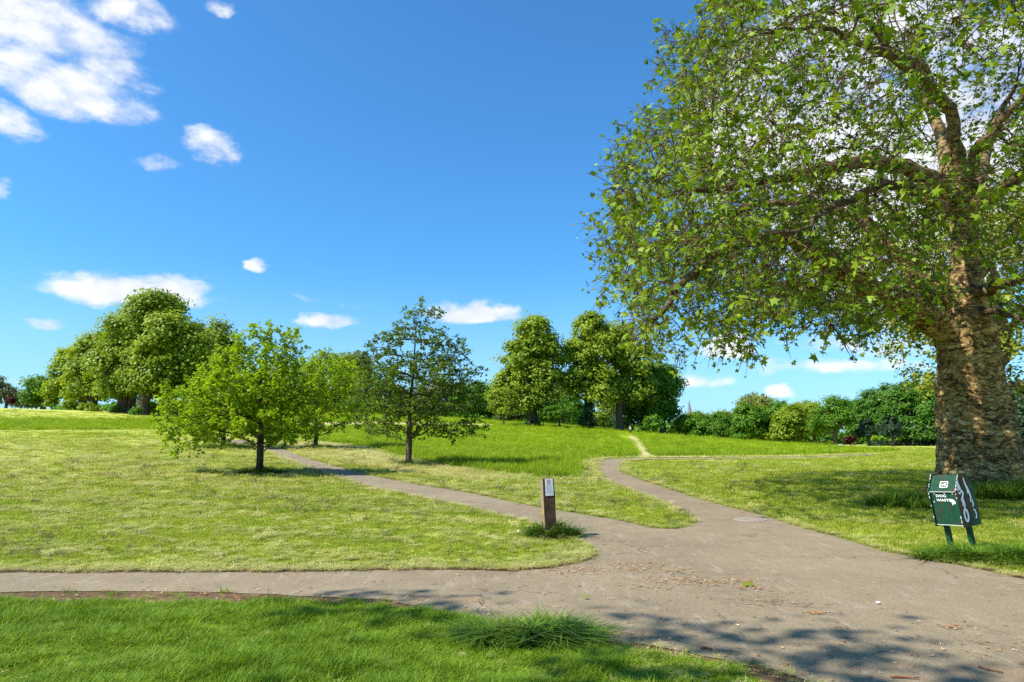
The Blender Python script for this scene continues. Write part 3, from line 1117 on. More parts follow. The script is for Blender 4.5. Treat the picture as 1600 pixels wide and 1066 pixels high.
# ------------------------------------------------------------------ the big plane tree at the right
def plane_tree():
    y0 = 22.0
    bx, by = base_at(1540, y0)
    root = empty('plane_tree', (bx, by, zf(bx, by)), 'huge old plane tree with a thick mottled trunk right behind the dog bin', 'tree')
    base = np.array(root.location)
    k = y0 / F
    # trunk: left and right edge seen in the photograph at each height
    prof = [(790, 1462, 1612), (772, 1468, 1604), (755, 1474, 1599), (735, 1475, 1594), (700, 1472, 1587), (660, 1468, 1578), (620, 1467, 1570), (580, 1470, 1561), (555, 1471, 1556), (535, 1471, 1554), (515, 1471, 1553),
            (498, 1474, 1548), (480, 1480, 1542), (462, 1484, 1538), (440, 1487, 1532), (410, 1490, 1530), (380, 1487, 1527), (350, 1486, 1524), (320, 1484, 1518), (290, 1484, 1514)]
    zs, cs, rs = [], [], []
    for py, l, r in prof:
        p = P((l + r) / 2, py, y0)
        zs.append(p[2])
        cs.append(p[0])
        rs.append((r - l) / 2 * k)
    zs, cs, rs = map(np.array, (zs, cs, rs))
    nv, nu = 230, 90
    zz = np.linspace(-.25, zs.max(), nv)
    cx, rr = np.interp(zz, zs, cs), np.interp(zz, zs, rs)
    co, fl = [], []
    for i in range(nv):
        for j in range(nu):
            a = 2 * math.pi * j / nu
            r = rr[i]
            dx, dy = math.cos(a), math.sin(a)
            v = Vector((dx * 1.3, dy * 1.3, zz[i] * .55))
            w = .07 * mnoise.noise(v) + .05 * mnoise.noise(Vector((dx * 2.6, dy * 2.6, zz[i] * 2.2 + 5)))
            # sagging folds of bark that run round the trunk
            fold = mnoise.noise(Vector((dx * 1.1, dy * 1.1, zz[i] * 3.6 + .8 * mnoise.noise(Vector((dx * 1.5, dy * 1.5, zz[i]))))))
            cr_ = mnoise.noise(Vector((dx * 1.6 + 7, dy * 1.6, zz[i] * 4.6 + 1.1 * mnoise.noise(Vector((dx * 2.2, dy * 2.2, zz[i] * 1.2))))))
            w -= .050 * max(0.0, 1 - abs(cr_) * 6) ** 2
            w += .036 * fold + .016 * mnoise.noise(Vector((dx * 6, dy * 6, zz[i] * 9)))
            if zz[i] < 1.0:
                w += (1.0 - zz[i]) ** 2 * (.10 + .16 * max(0, math.sin(a * 5 + .6)))
            r = r * (1 + w)
            co.append((cx[i] + dx * r, by + dy * r * .95, zz[i]))
    for i in range(nv - 1):
        for j in range(nu):
            fl += [i * nu + j, i * nu + (j + 1) % nu, (i + 1) * nu + (j + 1) % nu, (i + 1) * nu + j]
    me = raw_mesh('trunk', rel(co, root), fl, [4] * ((nv - 1) * nu), True)
    trunk = link('trunk', me, M['plane_bark'], root)
    # burrs on the trunk
    for (px, py, r) in ((1556, 552, 10), (1546, 512, 15)):
        bm = bmesh.new()
        bmesh.ops.create_icosphere(bm, subdivisions=3, radius=1)
        c = P(px, py, y0 - (1.05 if px < 1530 else .35) * (1.0 if py > 450 else .5))
        for v in bm.verts:
            q = v.co * (1 + .25 * mnoise.noise(v.co * 2 + Vector((px, 0, 0))))
            v.co = Vector(c) - root.location + Vector((q.x * r * k * 1.1, q.y * r * k, q.z * r * k * .8))
        link('burr', bm_mesh('burr', bm, True), M['plane_bark'], trunk)
    # main limbs laid along those of the photograph: (px, py, metres away)
    limbs = [
        ([(1500, 560, 22.0), (1478, 520, 21.9), (1448, 490, 21.4), (1418, 474, 21.0), (1370, 455, 20.4), (1330, 432, 19.8), (1300, 412, 19.3), (1262, 384, 18.8), (1225, 370, 18.2), (1180, 371, 17.6), (1135, 388, 17.2), (1090, 420, 16.8), (1050, 462, 16.6), (1018, 500, 16.5)], .55),
        ([(1495, 470, 22.0), (1455, 452, 22.3), (1425, 425, 22.6), (1395, 390, 23.0), (1352, 352, 23.4), (1300, 325, 23.8), (1245, 312, 24.0), (1180, 322, 24.2), (1110, 345, 24.4), (1050, 380, 24.6), (990, 420, 24.8)], .38),
        ([(1505, 330, 22.0), (1470, 285, 21.4), (1415, 262, 20.4), (1350, 254, 19.4), (1290, 262, 18.6), (1225, 280, 18.0), (1150, 290, 17.4), (1080, 300, 17.0), (1010, 315, 16.8)], .36),
        ([(1500, 300, 22.0), (1496, 240, 21.6), (1480, 170, 21.0), (1440, 110, 20.4), (1385, 75, 19.6), (1362, 40, 19.2), (1330, 0, 18.8), (1280, -60, 18)], .29),
        ([(1480, 170, 21.0), (1450, 130, 20.0), (1380, 85, 18.0), (1355, 70, 17.3), (1320, 52, 16.6), (1275, 38, 16), (1200, 50, 15), (1120, 70, 14.5)], .19),
        ([(1500, 310, 22.0), (1525, 240, 21.0), (1560, 190, 20), (1610, 140, 19), (1680, 60, 18)], .27),
        ([(1525, 460, 21.6), (1555, 446, 20.6), (1600, 438, 19.6), (1660, 425, 18.6), (1740, 400, 17.6)], .22),
        ([(1530, 480, 21.6), (1570, 492, 20), (1620, 500, 19), (1700, 505, 17.5)], .13),
        ([(1515, 320, 21.9), (1560, 300, 20.4), (1610, 262, 18.4), (1680, 200, 16.5)], .32),
        ([(1490, 300, 22.2), (1470, 210, 24), (1430, 120, 26), (1400, 30, 28)], .36),
        ([(1515, 300, 22.2), (1550, 200, 25), (1600, 110, 28)], .34),
        ([(1480, 330, 21.6), (1440, 300, 19.0), (1400, 290, 16.5), (1350, 300, 14.6), (1290, 330, 13.4), (1240, 360, 12.8)], .24),
    ]
    pos, par, lim_r = [], [], {}
    for pts, r in limbs:
        w = [P(*q) for q in pts]
        prev = -1
        for s in range(len(w)):
            sub = 3 if s else 1
            for q in range(sub):
                t = (q + 1) / sub
                c = w[s] if s == 0 else w[s - 1] + (w[s] - w[s - 1]) * t
                if s and prev >= 0:
                    c = c + RNG.normal(0, .05, 3)
                pos.append(c)
                par.append(prev)
                prev = len(pos) - 1
                lim_r[prev] = r * max(.10, 1 - .9 * ((s - 1 + t) / (len(w) - 1)) ** .75) if s else r
    # crown: a broad dome round the stem; the attraction points fill its shell
    poly = [(1095, -900), (1085, -60), (1060, 35), (1000, 58), (985, 140), (952, 205), (928, 285), (912, 345), (918, 400), (924, 455), (940, 505), (975, 545), (1020, 560), (1046, 535), (1052, 500), (1085, 480), (1095, 540),
            (1130, 552), (1165, 520), (1200, 500), (1240, 520), (1290, 540), (1345, 530), (1375, 492), (1420, 490), (1480, 470), (1560, 470), (1610, 520), (2600, 600), (2600, -900)]
    cen = np.array([bx - .3, by - 1.0, 12.6])
    rad = np.array([14.0, 13.5, 10.6])
    n = 60000
    u = rnd_unit(n)
    f = RNG.uniform(.35, 1, (n, 1)) ** .5
    a = cen + u * rad * f
    a = np.vstack([a, np.column_stack([RNG.uniform(1, 14, 16000), RNG.uniform(13, 26, 16000), RNG.uniform(3.6, 9, 16000)])])
    pp = project(a)
    pp = pp + np.array([[mnoise.noise(Vector(q) * .55) * 60 + mnoise.noise(Vector(q) * 1.6) * 28, mnoise.noise(Vector(q) * .55 + Vector((9, 9, 9))) * 46] for q in a])
    pp[:, 0] -= 32
    ok = inside(poly, pp[:, 0], pp[:, 1]) & (a[:, 2] > 3.4) & (a[:, 1] > 7.5)
    ok &= ~((pp[:, 0] > 1380) & (pp[:, 1] > 440) & (a[:, 1] < 21))
    ok &= ~((pp[:, 0] > 1395) & (pp[:, 0] < 1580) & (pp[:, 1] > 230) & (a[:, 1] < 21.5) & (RNG.uniform(0, 1, len(a)) < .88))
    # hanging skirt at the left, thin below it
    gap = np.array([mnoise.noise(Vector(q) * .42) + .45 * mnoise.noise(Vector(q) * 1.1) for q in a])
    ok &= gap > -.13
    low = (pp[:, 1] > 490) & (pp[:, 0] > 1050)
    ok &= ~low | (RNG.uniform(0, 1, len(a)) < .22)
    a = a[ok]
    inview = (project(a)[:, 1] > -60) & (project(a)[:, 0] < 1640)
    vis, hid = a[inview], a[~inview]
    a = np.vstack([vis[RNG.permutation(len(vis))[:5200]], hid[RNG.permutation(len(hid))[:1700]]])
    n_seed = len(pos)
    pz, pa = colonize(a, pos, par, .42, 3.2, .62, 75, (0, 0, -.04), .22, 16000)
    rd = radii(pa, .0085, 2.25)
    for i, r in lim_r.items():
        rd[i] = r
    for i in range(n_seed, len(pz)):
        rd[i] = min(rd[i], .8 * rd[pa[i]], .16)
    co, fl, sz = tubes(pz, pa, rd, 0.0, 3, 12, .08)
    limb = link('limb', raw_mesh('limb', rel(co, root), fl, sz, True, {'thick': np.array(TH)}), M['limb'], root)
    # twigs, each with its leaves
    kids = np.bincount(pa[pa >= 0], minlength=len(pz))
    tip = np.where((rd < .05) & (np.arange(len(pz)) >= n_seed))[0]
    reps = np.where(kids[tip] == 0, 6, 3)
    src = np.repeat(tip, reps)
    dirp = unit(pz[src] - pz[pa[src]])
    m = len(src)
    tdir = unit(dirp * .55 + RNG.normal(0, .65, (m, 3)) + np.array([0, 0, -.30]))
    L = RNG.uniform(.35, .85, m)
    st = pz[src]
    t1 = st + tdir * (L * .5)[:, None]
    t2 = st + tdir * L[:, None] + np.array([0, 0, -.12]) * L[:, None]
    tp = np.stack([st, t1, t2], 1).reshape(-1, 3)
    tpar = np.full(3 * m, -1)
    # twigs as flat-sided three-faced sticks
    co, fl, sz = [], [], []
    ang = np.arange(3) * 2.0944
    sd = unit(np.cross(tdir, np.array([.2, .3, .93])))
    up = np.cross(tdir, sd)
    ringv = np.cos(ang)[None, :, None] * sd[:, None] + np.sin(ang)[None, :, None] * up[:, None]
    rings = [st[:, None] + .012 * ringv, t1[:, None] + .010 * ringv, t2[:, None] + .006 * ringv]
    vco = np.stack(rings, 1).reshape(m, 9, 3)
    q = []
    for s in (0, 3):
        for t in range(3):
            q += [s + t, s + (t + 1) % 3, s + 3 + (t + 1) % 3, s + 3 + t]
    fl = (np.arange(m)[:, None] * 9 + np.array(q)[None]).ravel()
    tag(link('twig', raw_mesh('twig', rel(vco.reshape(-1, 3), root), fl, [4] * (6 * m)), M['twig'], root), kind='stuff')
    # leaves
    lp = 4
    idx = np.repeat(np.arange(m), lp)
    f = RNG.uniform(.25, 1.05, len(idx))
    bpos = st[idx] + (t2 - st)[idx] * f[:, None]
    ld = unit(tdir[idx] * .5 + RNG.normal(0, .7, (len(idx), 3)) + np.array([0, 0, -.30]))
    bpos = bpos + ld * RNG.uniform(.03, .10, (len(idx), 1))
    nr = unit(np.array([0, 0, .75]) + RNG.normal(0, .62, (len(idx), 3)) + unit(bpos - cen) * .30)
    size = np.clip(.14 * np.exp(RNG.normal(0, .34, len(idx))), .05, .25)
    keepl = RNG.uniform(0, 1, len(idx)) < .78
    pr = project(bpos)
    bpos, ld, nr, size = bpos[keepl], ld[keepl], nr[keepl], size[keepl]
    pr = project(bpos)
    dist = np.linalg.norm(bpos - np.array([0, 0, EYE]), axis=1)
    seen = (pr[:, 0] > 0) & (pr[:, 0] < 1600) & (pr[:, 1] > 0) & (pr[:, 1] < 1066)
    big = np.argsort(np.where(seen, -size / dist, 1))[:300]
    rest = np.ones(len(bpos), bool)
    rest[big] = False
    tag(leaves('foliage', rel(bpos[rest], root), nr[rest], ld[rest], size[rest], T_PALM, M['leaf_plane'], root), kind='stuff')
    tv, tf = T_PALM
    shared = raw_mesh('leaf', tv, np.concatenate([np.array(f) for f in tf]), [len(f) for f in tf], attrs={'tint': np.full(len(tv), .5)})
    shared.materials.append(M['leaf_plane'])
    for i in big:
        nn = Vector(nr[i]).normalized()
        tt = Vector(ld[i])
        tt = (tt - nn * tt.dot(nn)).normalized()
        ss = tt.cross(nn)
        mt = Matrix((ss, tt, nn)).transposed().to_4x4()
        o = bpy.data.objects.new('leaf', shared)
        COL.objects.link(o)
        o.parent = root
        o.matrix_local = Matrix.Translation(Vector(bpos[i]) - root.location) @ mt @ Matrix.Scale(float(size[i]), 4)
    return len(bpos), len(pz), m


INFO = plane_tree()
print('plane', INFO)


# ------------------------------------------------------------------ the young trees on the mown lawn
def young_tree(px, y, trunk_h, trunk_r, ells, label, mat, leaf, att_n, step, twigs, per, name='tree', bark='bark', bias=(0, 0, .03), flat=.6, thin=None, seed_pts=None, extra=None):
    bx, by = base_at(px, y)
    base = np.array([bx, by, zf(bx, by)])
    root = empty(name, base, label, 'tree')
    A = []
    w = np.array([e[1][0] * e[1][1] * e[1][2] for e in ells])
    for e, k in zip(ells, (w / w.sum() * att_n * 2).astype(int) + 4):
        u = rnd_unit(k)
        A.append(np.array(e[0]) + u * np.array(e[1]) * RNG.uniform(.1, 1, (k, 1)) ** .42)
    A = np.vstack(A)
    A = A + RNG.normal(0, step * 1.1, A.shape)
    A = A[RNG.permutation(len(A))[:att_n]]
    A = A[A[:, 2] > Z(A[:, 0], A[:, 1]) + .5]
    A = A[np.array([mnoise.noise(Vector(q) * .8) + .5 * mnoise.noise(Vector(q) * 2.0) > -.30 for q in A])]
    nodes = [base + (0, 0, -.15), base + (0, 0, .15)]
    par = [-1, 0]
    top = seed_pts or []
    for i in range(1, 7):
        nodes.append(base + np.array([RNG.normal(0, .02), RNG.normal(0, .02), .15 + trunk_h * i / 6]))
        par.append(len(nodes) - 2)
    for q in top:                                   # leader
        nodes.append(P(*q))
        par.append(len(nodes) - 2)
    pz, pa = colonize(A, nodes, par, step, step * 9, step * 1.35, 80, bias, .2, 5000)
    rd = radii(pa, .0055, 2.2)
    rd = rd * (trunk_r / rd[3])
    rd = np.maximum(rd, .006)
    for i in range(len(top)):
        rd[8 + i] = min(rd[8 + i], trunk_r * (.62 - .54 * i / max(len(top) - 1, 1)))
    rd[0] = trunk_r * 1.5
    rd[1] = trunk_r * 1.25
    co, fl, sz = tubes(pz, pa, rd, 0.0, 3, 10, trunk_r * .3)
    link('trunk', raw_mesh('trunk', rel(co, root), fl, sz, True), M[bark], root)
    tip = np.where((rd < trunk_r * .22) & (np.arange(len(pz)) > 8))[0]
    kids = np.bincount(pa[pa >= 0], minlength=len(pz))
    if thin is not None:
        keep = RNG.uniform(0, 1, len(tip)) < thin
        tip = tip[keep | (kids[tip] == 0)]
    src = np.repeat(tip, twigs)
    m = len(src)
    d0 = unit(pz[src] - pz[pa[src]])
    td = unit(d0 * .5 + RNG.normal(0, .6, (m, 3)) * np.array([1, 1, flat]))
    L = RNG.uniform(.5, 1.3, m) * step
    idx = np.repeat(np.arange(m), per)
    f = RNG.uniform(.1, 1.05, len(idx))
    pos = pz[src][idx] + td[idx] * (L[idx] * f)[:, None] + RNG.normal(0, leaf * .35, (len(idx), 3))
    ld = unit(td[idx] * .6 + RNG.normal(0, .6, (len(idx), 3)) + np.array([0, 0, -.15]))
    nr = unit(np.array([0, 0, 1.0]) + RNG.normal(0, .55, (len(idx), 3)))
    tin = np.clip(.5 + RNG.normal(0, .15, m)[idx] + RNG.normal(0, .18, len(idx)), 0, 1)
    leaves('crown', rel(pos, root), nr, ld, leaf * RNG.uniform(.65, 1.3, len(pos)), T_DIAMOND, mat, root, tin)
    print(label[:30], len(pz), len(pos))
    return root


Y1 = G(410, 741)[1]
Y1B = G(495, 701)[1]
Y1C = G(351, 701)[1]
Y2 = G(640, 727)[1]
print('young trees at', Y1, Y1B, Y1C, Y2, 'post', G(859, 840), 'bin', G(1500, 862))
young_tree(410, Y1, 1.75, .15, px_ells(Y1, [(400, 605, 84, 48), (325, 635, 66, 38, -1), (292, 664, 44, 24, 0), (284, 688, 36, 12, 0), (410, 560, 62, 36), (445, 620, 44, 42, .6), (385, 660, 112, 26), (445, 672, 40, 20, -1), (340, 590, 40, 28), (435, 530, 34, 18), (385, 532, 32, 16), (410, 518, 24, 10)]),
           'broad spreading young tree, nearest on the left lawn, its dark trunk in a grass tuft', M['leaf_bright'], .125, 2300, .27, 4, 7, bark='bark_dark')
young_tree(495, Y1B, 2.6, .17, px_ells(Y1B, [(510, 600, 62, 50), (490, 640, 60, 28), (545, 625, 30, 40), (455, 610, 45, 42)]),
           'smaller green tree on the right of the narrow path, behind the broad one', M['leaf_bright'], .17, 1500, .40, 3, 8, bark='bark_dark')
young_tree(351, Y1C, 2.4, .17, px_ells(Y1C, [(350, 625, 50, 44), (330, 655, 40, 22), (390, 640, 40, 36)]),
           'green tree with a wide grass skirt, half hidden behind the broad tree', M['leaf_bright'], .17, 1100, .40, 3, 8, bark='bark_dark')
young_tree(640, Y2, 1.55, .17, px_ells(Y2, [(655, 508, 38, 34), (645, 540, 66, 34), (606, 560, 40, 38), (694, 560, 48, 40), (650, 590, 100, 30), (598, 610, 46, 38), (718, 605, 44, 34), (655, 640, 104, 22), (612, 668, 58, 13), (708, 668, 54, 14), (650, 484, 16, 16)]),
           'slender pyramidal tree with see-through crown, right of the narrow path', M['leaf_olive'], .13, 2600, .25, 3, 6, bias=(0, 0, .10), thin=.65,
           seed_pts=[(641, 640, Y2), (642, 615, Y2), (645, 590, Y2), (647, 560, Y2), (649, 530, Y2), (650, 505, Y2), (650, 485, Y2)])

# a tall tree beyond the left edge of the picture, whose boughs shade the near path
lobed_tree('tree', (-9.5, -6.0), [((-9.0, -6.5, 13.5), (6.0, 5.0, 4.8)), ((-9.0, -.9, 12.3), (2.9, 1.5, 1.3)), ((-8.4, 1.5, 12.0), (1.6, .8, .6)), ((-10.9, 3.2, 12.0), (1.2, .55, .4)), ((-9.6, 2.2, 12.0), (1.5, .5, .4)), ((-7.1, 1.1, 12.0), (1.1, .6, .5))], M['leaf_plane'],
           'tall tree just left of the picture that shades the near path', .20, 9000, 1.0, trunk_r=.45, fill=.03, upf=.6)

# ------------------------------------------------------------------ lime avenue on the rise at the left
G1 = 'limes along the rise at the left'
LM = M['leaf_lime']
lobed_tree('lime_tree', base_at(189, 118), px_ells(118, [(236, 500, 50, 46), (245, 478, 38, 22), (205, 530, 48, 46), (190, 575, 50, 42), (230, 570, 56, 60), (200, 610, 46, 22)]), LM,
           'tallest lime of the left avenue, its crown highest on the rise', .62, 15000, 1.8, group=G1, trunk_r=.85)
lobed_tree('lime_tree', base_at(222, 114), px_ells(114, [(275, 525, 42, 36), (268, 555, 54, 40), (300, 545, 30, 36), (262, 595, 50, 40), (300, 600, 34, 34)]), LM,
           'round-topped lime standing in front, right of the tallest one', .6, 13000, 1.8, group=G1, trunk_r=.9)
lobed_tree('lime_tree', base_at(144, 124), px_ells(124, [(150, 565, 40, 42), (160, 545, 30, 24), (140, 600, 44, 30), (170, 600, 30, 30)]), LM,
           'lime on the left flank of the tallest one', .62, 10000, 1.8, group=G1, trunk_r=.7)
lobed_tree('lime_tree', base_at(128, 131), px_ells(131, [(115, 585, 34, 34), (122, 565, 26, 22), (105, 612, 32, 22), (135, 612, 26, 22)]), LM,
           'lower lime at the left end of the avenue', .62, 8000, 1.8, group=G1, trunk_r=.7)
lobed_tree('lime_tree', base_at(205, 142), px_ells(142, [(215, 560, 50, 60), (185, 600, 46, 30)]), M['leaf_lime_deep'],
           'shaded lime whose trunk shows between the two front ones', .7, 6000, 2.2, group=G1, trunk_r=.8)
lobed_tree('lime_tree', base_at(262, 136), px_ells(136, [(335, 535, 32, 34), (345, 570, 40, 44), (310, 600, 44, 36)]), LM,
           'pale lime top showing above the broad near tree', .65, 8000, 2.0, group=G1, trunk_r=.7)
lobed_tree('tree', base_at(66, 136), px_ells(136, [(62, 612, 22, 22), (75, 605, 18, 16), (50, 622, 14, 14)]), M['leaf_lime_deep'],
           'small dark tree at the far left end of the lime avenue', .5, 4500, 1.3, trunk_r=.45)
lobed_tree('shrub', base_at(80, 130), px_ells(130, [(80, 628, 9, 9)]), M['leaf_lime'], 'small pale shrub beside the dark tree at the avenue end', .35, 900, .7, cat='shrub', trunk_r=.1)
for i, (px, py, r, lb) in enumerate(((108, 633, 10, 'low bush under the left end of the limes'), (128, 636, 8, 'bushy growth round the base of a left lime'), (143, 638, 8, 'leafy shoots at the foot of the lime left of the tallest'), (240, 640, 12, 'low leafy bush right of the avenue trunks'), (284, 640, 16, 'leafy bush half behind the broad near tree'))):
    yy = 122 - i * 2
    lobed_tree('bush', base_at(px, yy), px_ells(yy, [(px, py, r, r * .8)]), M['leaf_lime'], lb, .32, 900, .7, cat='bush', trunk_r=.08, stems=False, part='foliage')
for px, yy, lb in ((189, 117.6, 'suckering shoots round the tallest lime'), (222, 113.6, 'suckering shoots round the front lime')):
    bx, by = base_at(px, yy)
    lobed_tree('bush', (bx, by), [((bx - .7, by - .6, zf(bx, by) + .5), (1.1, .8, .75))], M['leaf_lime_deep'], lb, .25, 500, .5, cat='bush', stems=False, part='foliage')
lobed_tree('bush', base_at(8, 150), px_ells(150, [(6, 618, 18, 18), (-14, 610, 22, 26), (22, 624, 12, 12)]), M['leaf_grey'], 'grey-green bushy tree at the far left edge', .45, 4000, 1.2, cat='tree', trunk_r=.3)
lobed_tree('bush', base_at(17, 146), px_ells(146, [(16, 626, 4, 3), (19, 629, 3, 2)]), M['leaf_red'], 'small reddish bush before the grey-green one at the far left', .3, 500, .5, cat='bush', trunk_r=.08)
lobed_tree('hedge', base_at(36, 158), px_ells(158, [(32, 630, 12, 8), (44, 632, 10, 6), (56, 633, 10, 5)]), M['leaf_grey'], 'low grey hedge under the sky at the far left', .4, 1800, .9, cat='hedge', stems=False, part='foliage')

# ------------------------------------------------------------------ trees in the middle distance
G2 = 'big limes on the middle of the rise'
lobed_tree('lime_tree', base_at(833, 160), px_ells(160, [(836, 520, 28, 28), (820, 560, 36, 34), (850, 560, 32, 36), (812, 600, 42, 30), (848, 600, 34, 34), (832, 632, 38, 16), (795, 615, 26, 22)]), LM,
           'free-standing tall lime with ivy at its foot, centre of the rise', .72, 14000, 1.9, group=G2, trunk_r=1.0)
lobed_tree('lime_tree', base_at(920, 163), px_ells(163, [(920, 515, 28, 26), (912, 555, 34, 34), (945, 550, 30, 40), (905, 600, 36, 32), (935, 605, 36, 36)]), LM,
           'tall lime with an ivy-clad trunk, left of the dark clump', .72, 13000, 1.9, group=G2, trunk_r=1.1)
lobed_tree('lime_tree', base_at(968, 166), px_ells(166, [(985, 560, 34, 36), (965, 540, 30, 34), (990, 610, 36, 36), (960, 610, 30, 30)]), LM,
           'lime with a bare pale trunk beside the walker', .72, 10000, 2.0, group=G2, trunk_r=.9)
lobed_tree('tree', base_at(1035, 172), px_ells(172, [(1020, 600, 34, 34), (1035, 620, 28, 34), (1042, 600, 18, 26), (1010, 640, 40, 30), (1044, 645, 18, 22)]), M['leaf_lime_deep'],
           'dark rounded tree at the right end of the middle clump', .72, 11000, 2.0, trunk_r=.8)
lobed_tree('shrub', base_at(1022, 158), px_ells(158, [(1022, 662, 16, 14)]), M['leaf_lime_deep'], 'white-flecked shrub under the right end of the clump', .35, 1500, .8, cat='shrub', trunk_r=.1)
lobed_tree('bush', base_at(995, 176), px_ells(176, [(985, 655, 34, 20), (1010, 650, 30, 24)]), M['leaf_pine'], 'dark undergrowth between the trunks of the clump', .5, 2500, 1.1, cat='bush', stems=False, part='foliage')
lobed_tree('tree', base_at(941, 182), px_ells(182, [(948, 640, 18, 22), (936, 655, 14, 12)]), M['leaf_lime'], 'slim sunlit tree seen behind the ivy-clad lime', .45, 2600, 1.0, trunk_r=.2)
lobed_tree('tree', base_at(787, 150), px_ells(150, [(785, 625, 22, 20), (790, 640, 24, 12)]), M['leaf_lime'], 'small lollipop tree left of the free-standing lime', .42, 3600, .9, trunk_r=.22)
lobed_tree('tree', base_at(874, 156), px_ells(156, [(872, 645, 26, 12), (862, 652, 16, 8), (886, 648, 16, 10)]), M['leaf_lime_deep'], 'low spreading tree between the two tallest middle limes', .42, 3600, .9, trunk_r=.25)
lobed_tree('bush', base_at(849, 164), px_ells(164, [(849, 652, 10, 10)]), M['leaf_bright'], 'bright yellow-green bush right of the free-standing lime', .35, 900, .7, cat='bush', trunk_r=.08)
lobed_tree('ivy', base_at(833, 158.6), px_ells(158.6, [(832, 664, 14, 7)]), M['leaf_ivy'], 'mound of ivy round the foot of the free-standing lime', .32, 1100, .6, cat='ivy', stems=False, part='foliage')
lobed_tree('ivy', base_at(920, 161.6), px_ells(161.6, [(918, 658, 15, 14), (922, 640, 9, 14)]), M['leaf_ivy'], 'ivy climbing the trunk beside the dark clump', .32, 1900, .7, cat='ivy', stems=False, part='foliage')

# a far wood closing the view under the crowns
def far_wood():
    X, N, Sz, Tn = [], [], [], []
    for px, yy, h in [(p, 262 + 14 * math.sin(p * .02) + q * 9, hh) for q in range(2) for p, hh in [(p, (5.5 if p < 980 else 3.2) * (.75 + .4 * abs(math.sin(p * .037 + q)))) for p in range(86, 1720, 9)]]:
        if 1050 < px < 1062:
            continue
        if px > 1000:
            yy = yy - 75
        x, y = base_at(px, yy)
        z = zf(x, y)
        m = 90
        u = rnd_unit(m)
        p = np.array([x, y, z + h * .45]) + u * np.array([2.6, 2.2, h * .62]) * RNG.uniform(.6, 1, (m, 1))
        p[:, 2] = np.maximum(p[:, 2], z - .2)
        X.append(p)
        N.append(unit(u + RNG.normal(0, .4, (m, 3)) + (0, 0, .3)))
        Sz.append(RNG.uniform(.8, 1.6, m))
        Tn.append(np.clip(RNG.normal(.5, .2) + RNG.normal(0, .15, m), 0, 1))
    X, N = np.vstack(X), np.vstack(N)
    tag(leaves('woodland', X, N, rnd_unit(len(X)), np.concatenate(Sz), T_CLUMP, M['leaf_lime_deep'], None, np.concatenate(Tn)), 'far dark woodland seen under the crowns along the skyline', None, None, 'stuff')


far_wood()

# woods behind the slender tree and beyond the rise
G3 = 'woodland along the skyline of the rise'
for i, (px, py, r, rh, yy, mt, lb) in enumerate((
        (520, 590, 46, 46, 176, 'leaf_lime', 'pale lime behind the smaller green tree'),
        (556, 580, 26, 34, 190, 'leaf_grey', 'hazy tree top between the green tree and the slender one'),
        (470, 610, 44, 40, 182, 'leaf_lime_deep', 'dark tree far behind the broad near one'),
        (600, 622, 34, 26, 205, 'leaf_lime_deep', 'dark wood edge seen through the left of the slender tree'),
        (645, 628, 34, 20, 212, 'leaf_grey', 'greyish wood edge straight behind the slender tree'),
        (690, 622, 36, 26, 208, 'leaf_grey', 'greyish wood edge on the slender tree\'s right'),
        (740, 622, 34, 28, 204, 'leaf_lime_deep', 'dark rounded wood edge left of the lollipop tree'),
        (765, 632, 26, 22, 214, 'leaf_lime_deep', 'dark wood edge behind the lollipop tree'),
        (400, 620, 44, 40, 178, 'leaf_lime_deep', 'dark tree behind the crown of the broad near one'),
        (810, 640, 30, 20, 226, 'leaf_grey', 'low wood seen left of the ivy mound'),
        (880, 634, 34, 26, 220, 'leaf_lime_deep', 'dark wood seen behind the low spreading tree'))):
    lobed_tree('tree', base_at(px, yy), px_ells(yy, [(px, py, r, rh), (px - r * .5, py + rh * .4, r * .7, rh * .6), (px + r * .5, py + rh * .35, r * .7, rh * .65)]), M[mt], lb, .75, 4000, 1.7, group=G3, trunk_r=.5)

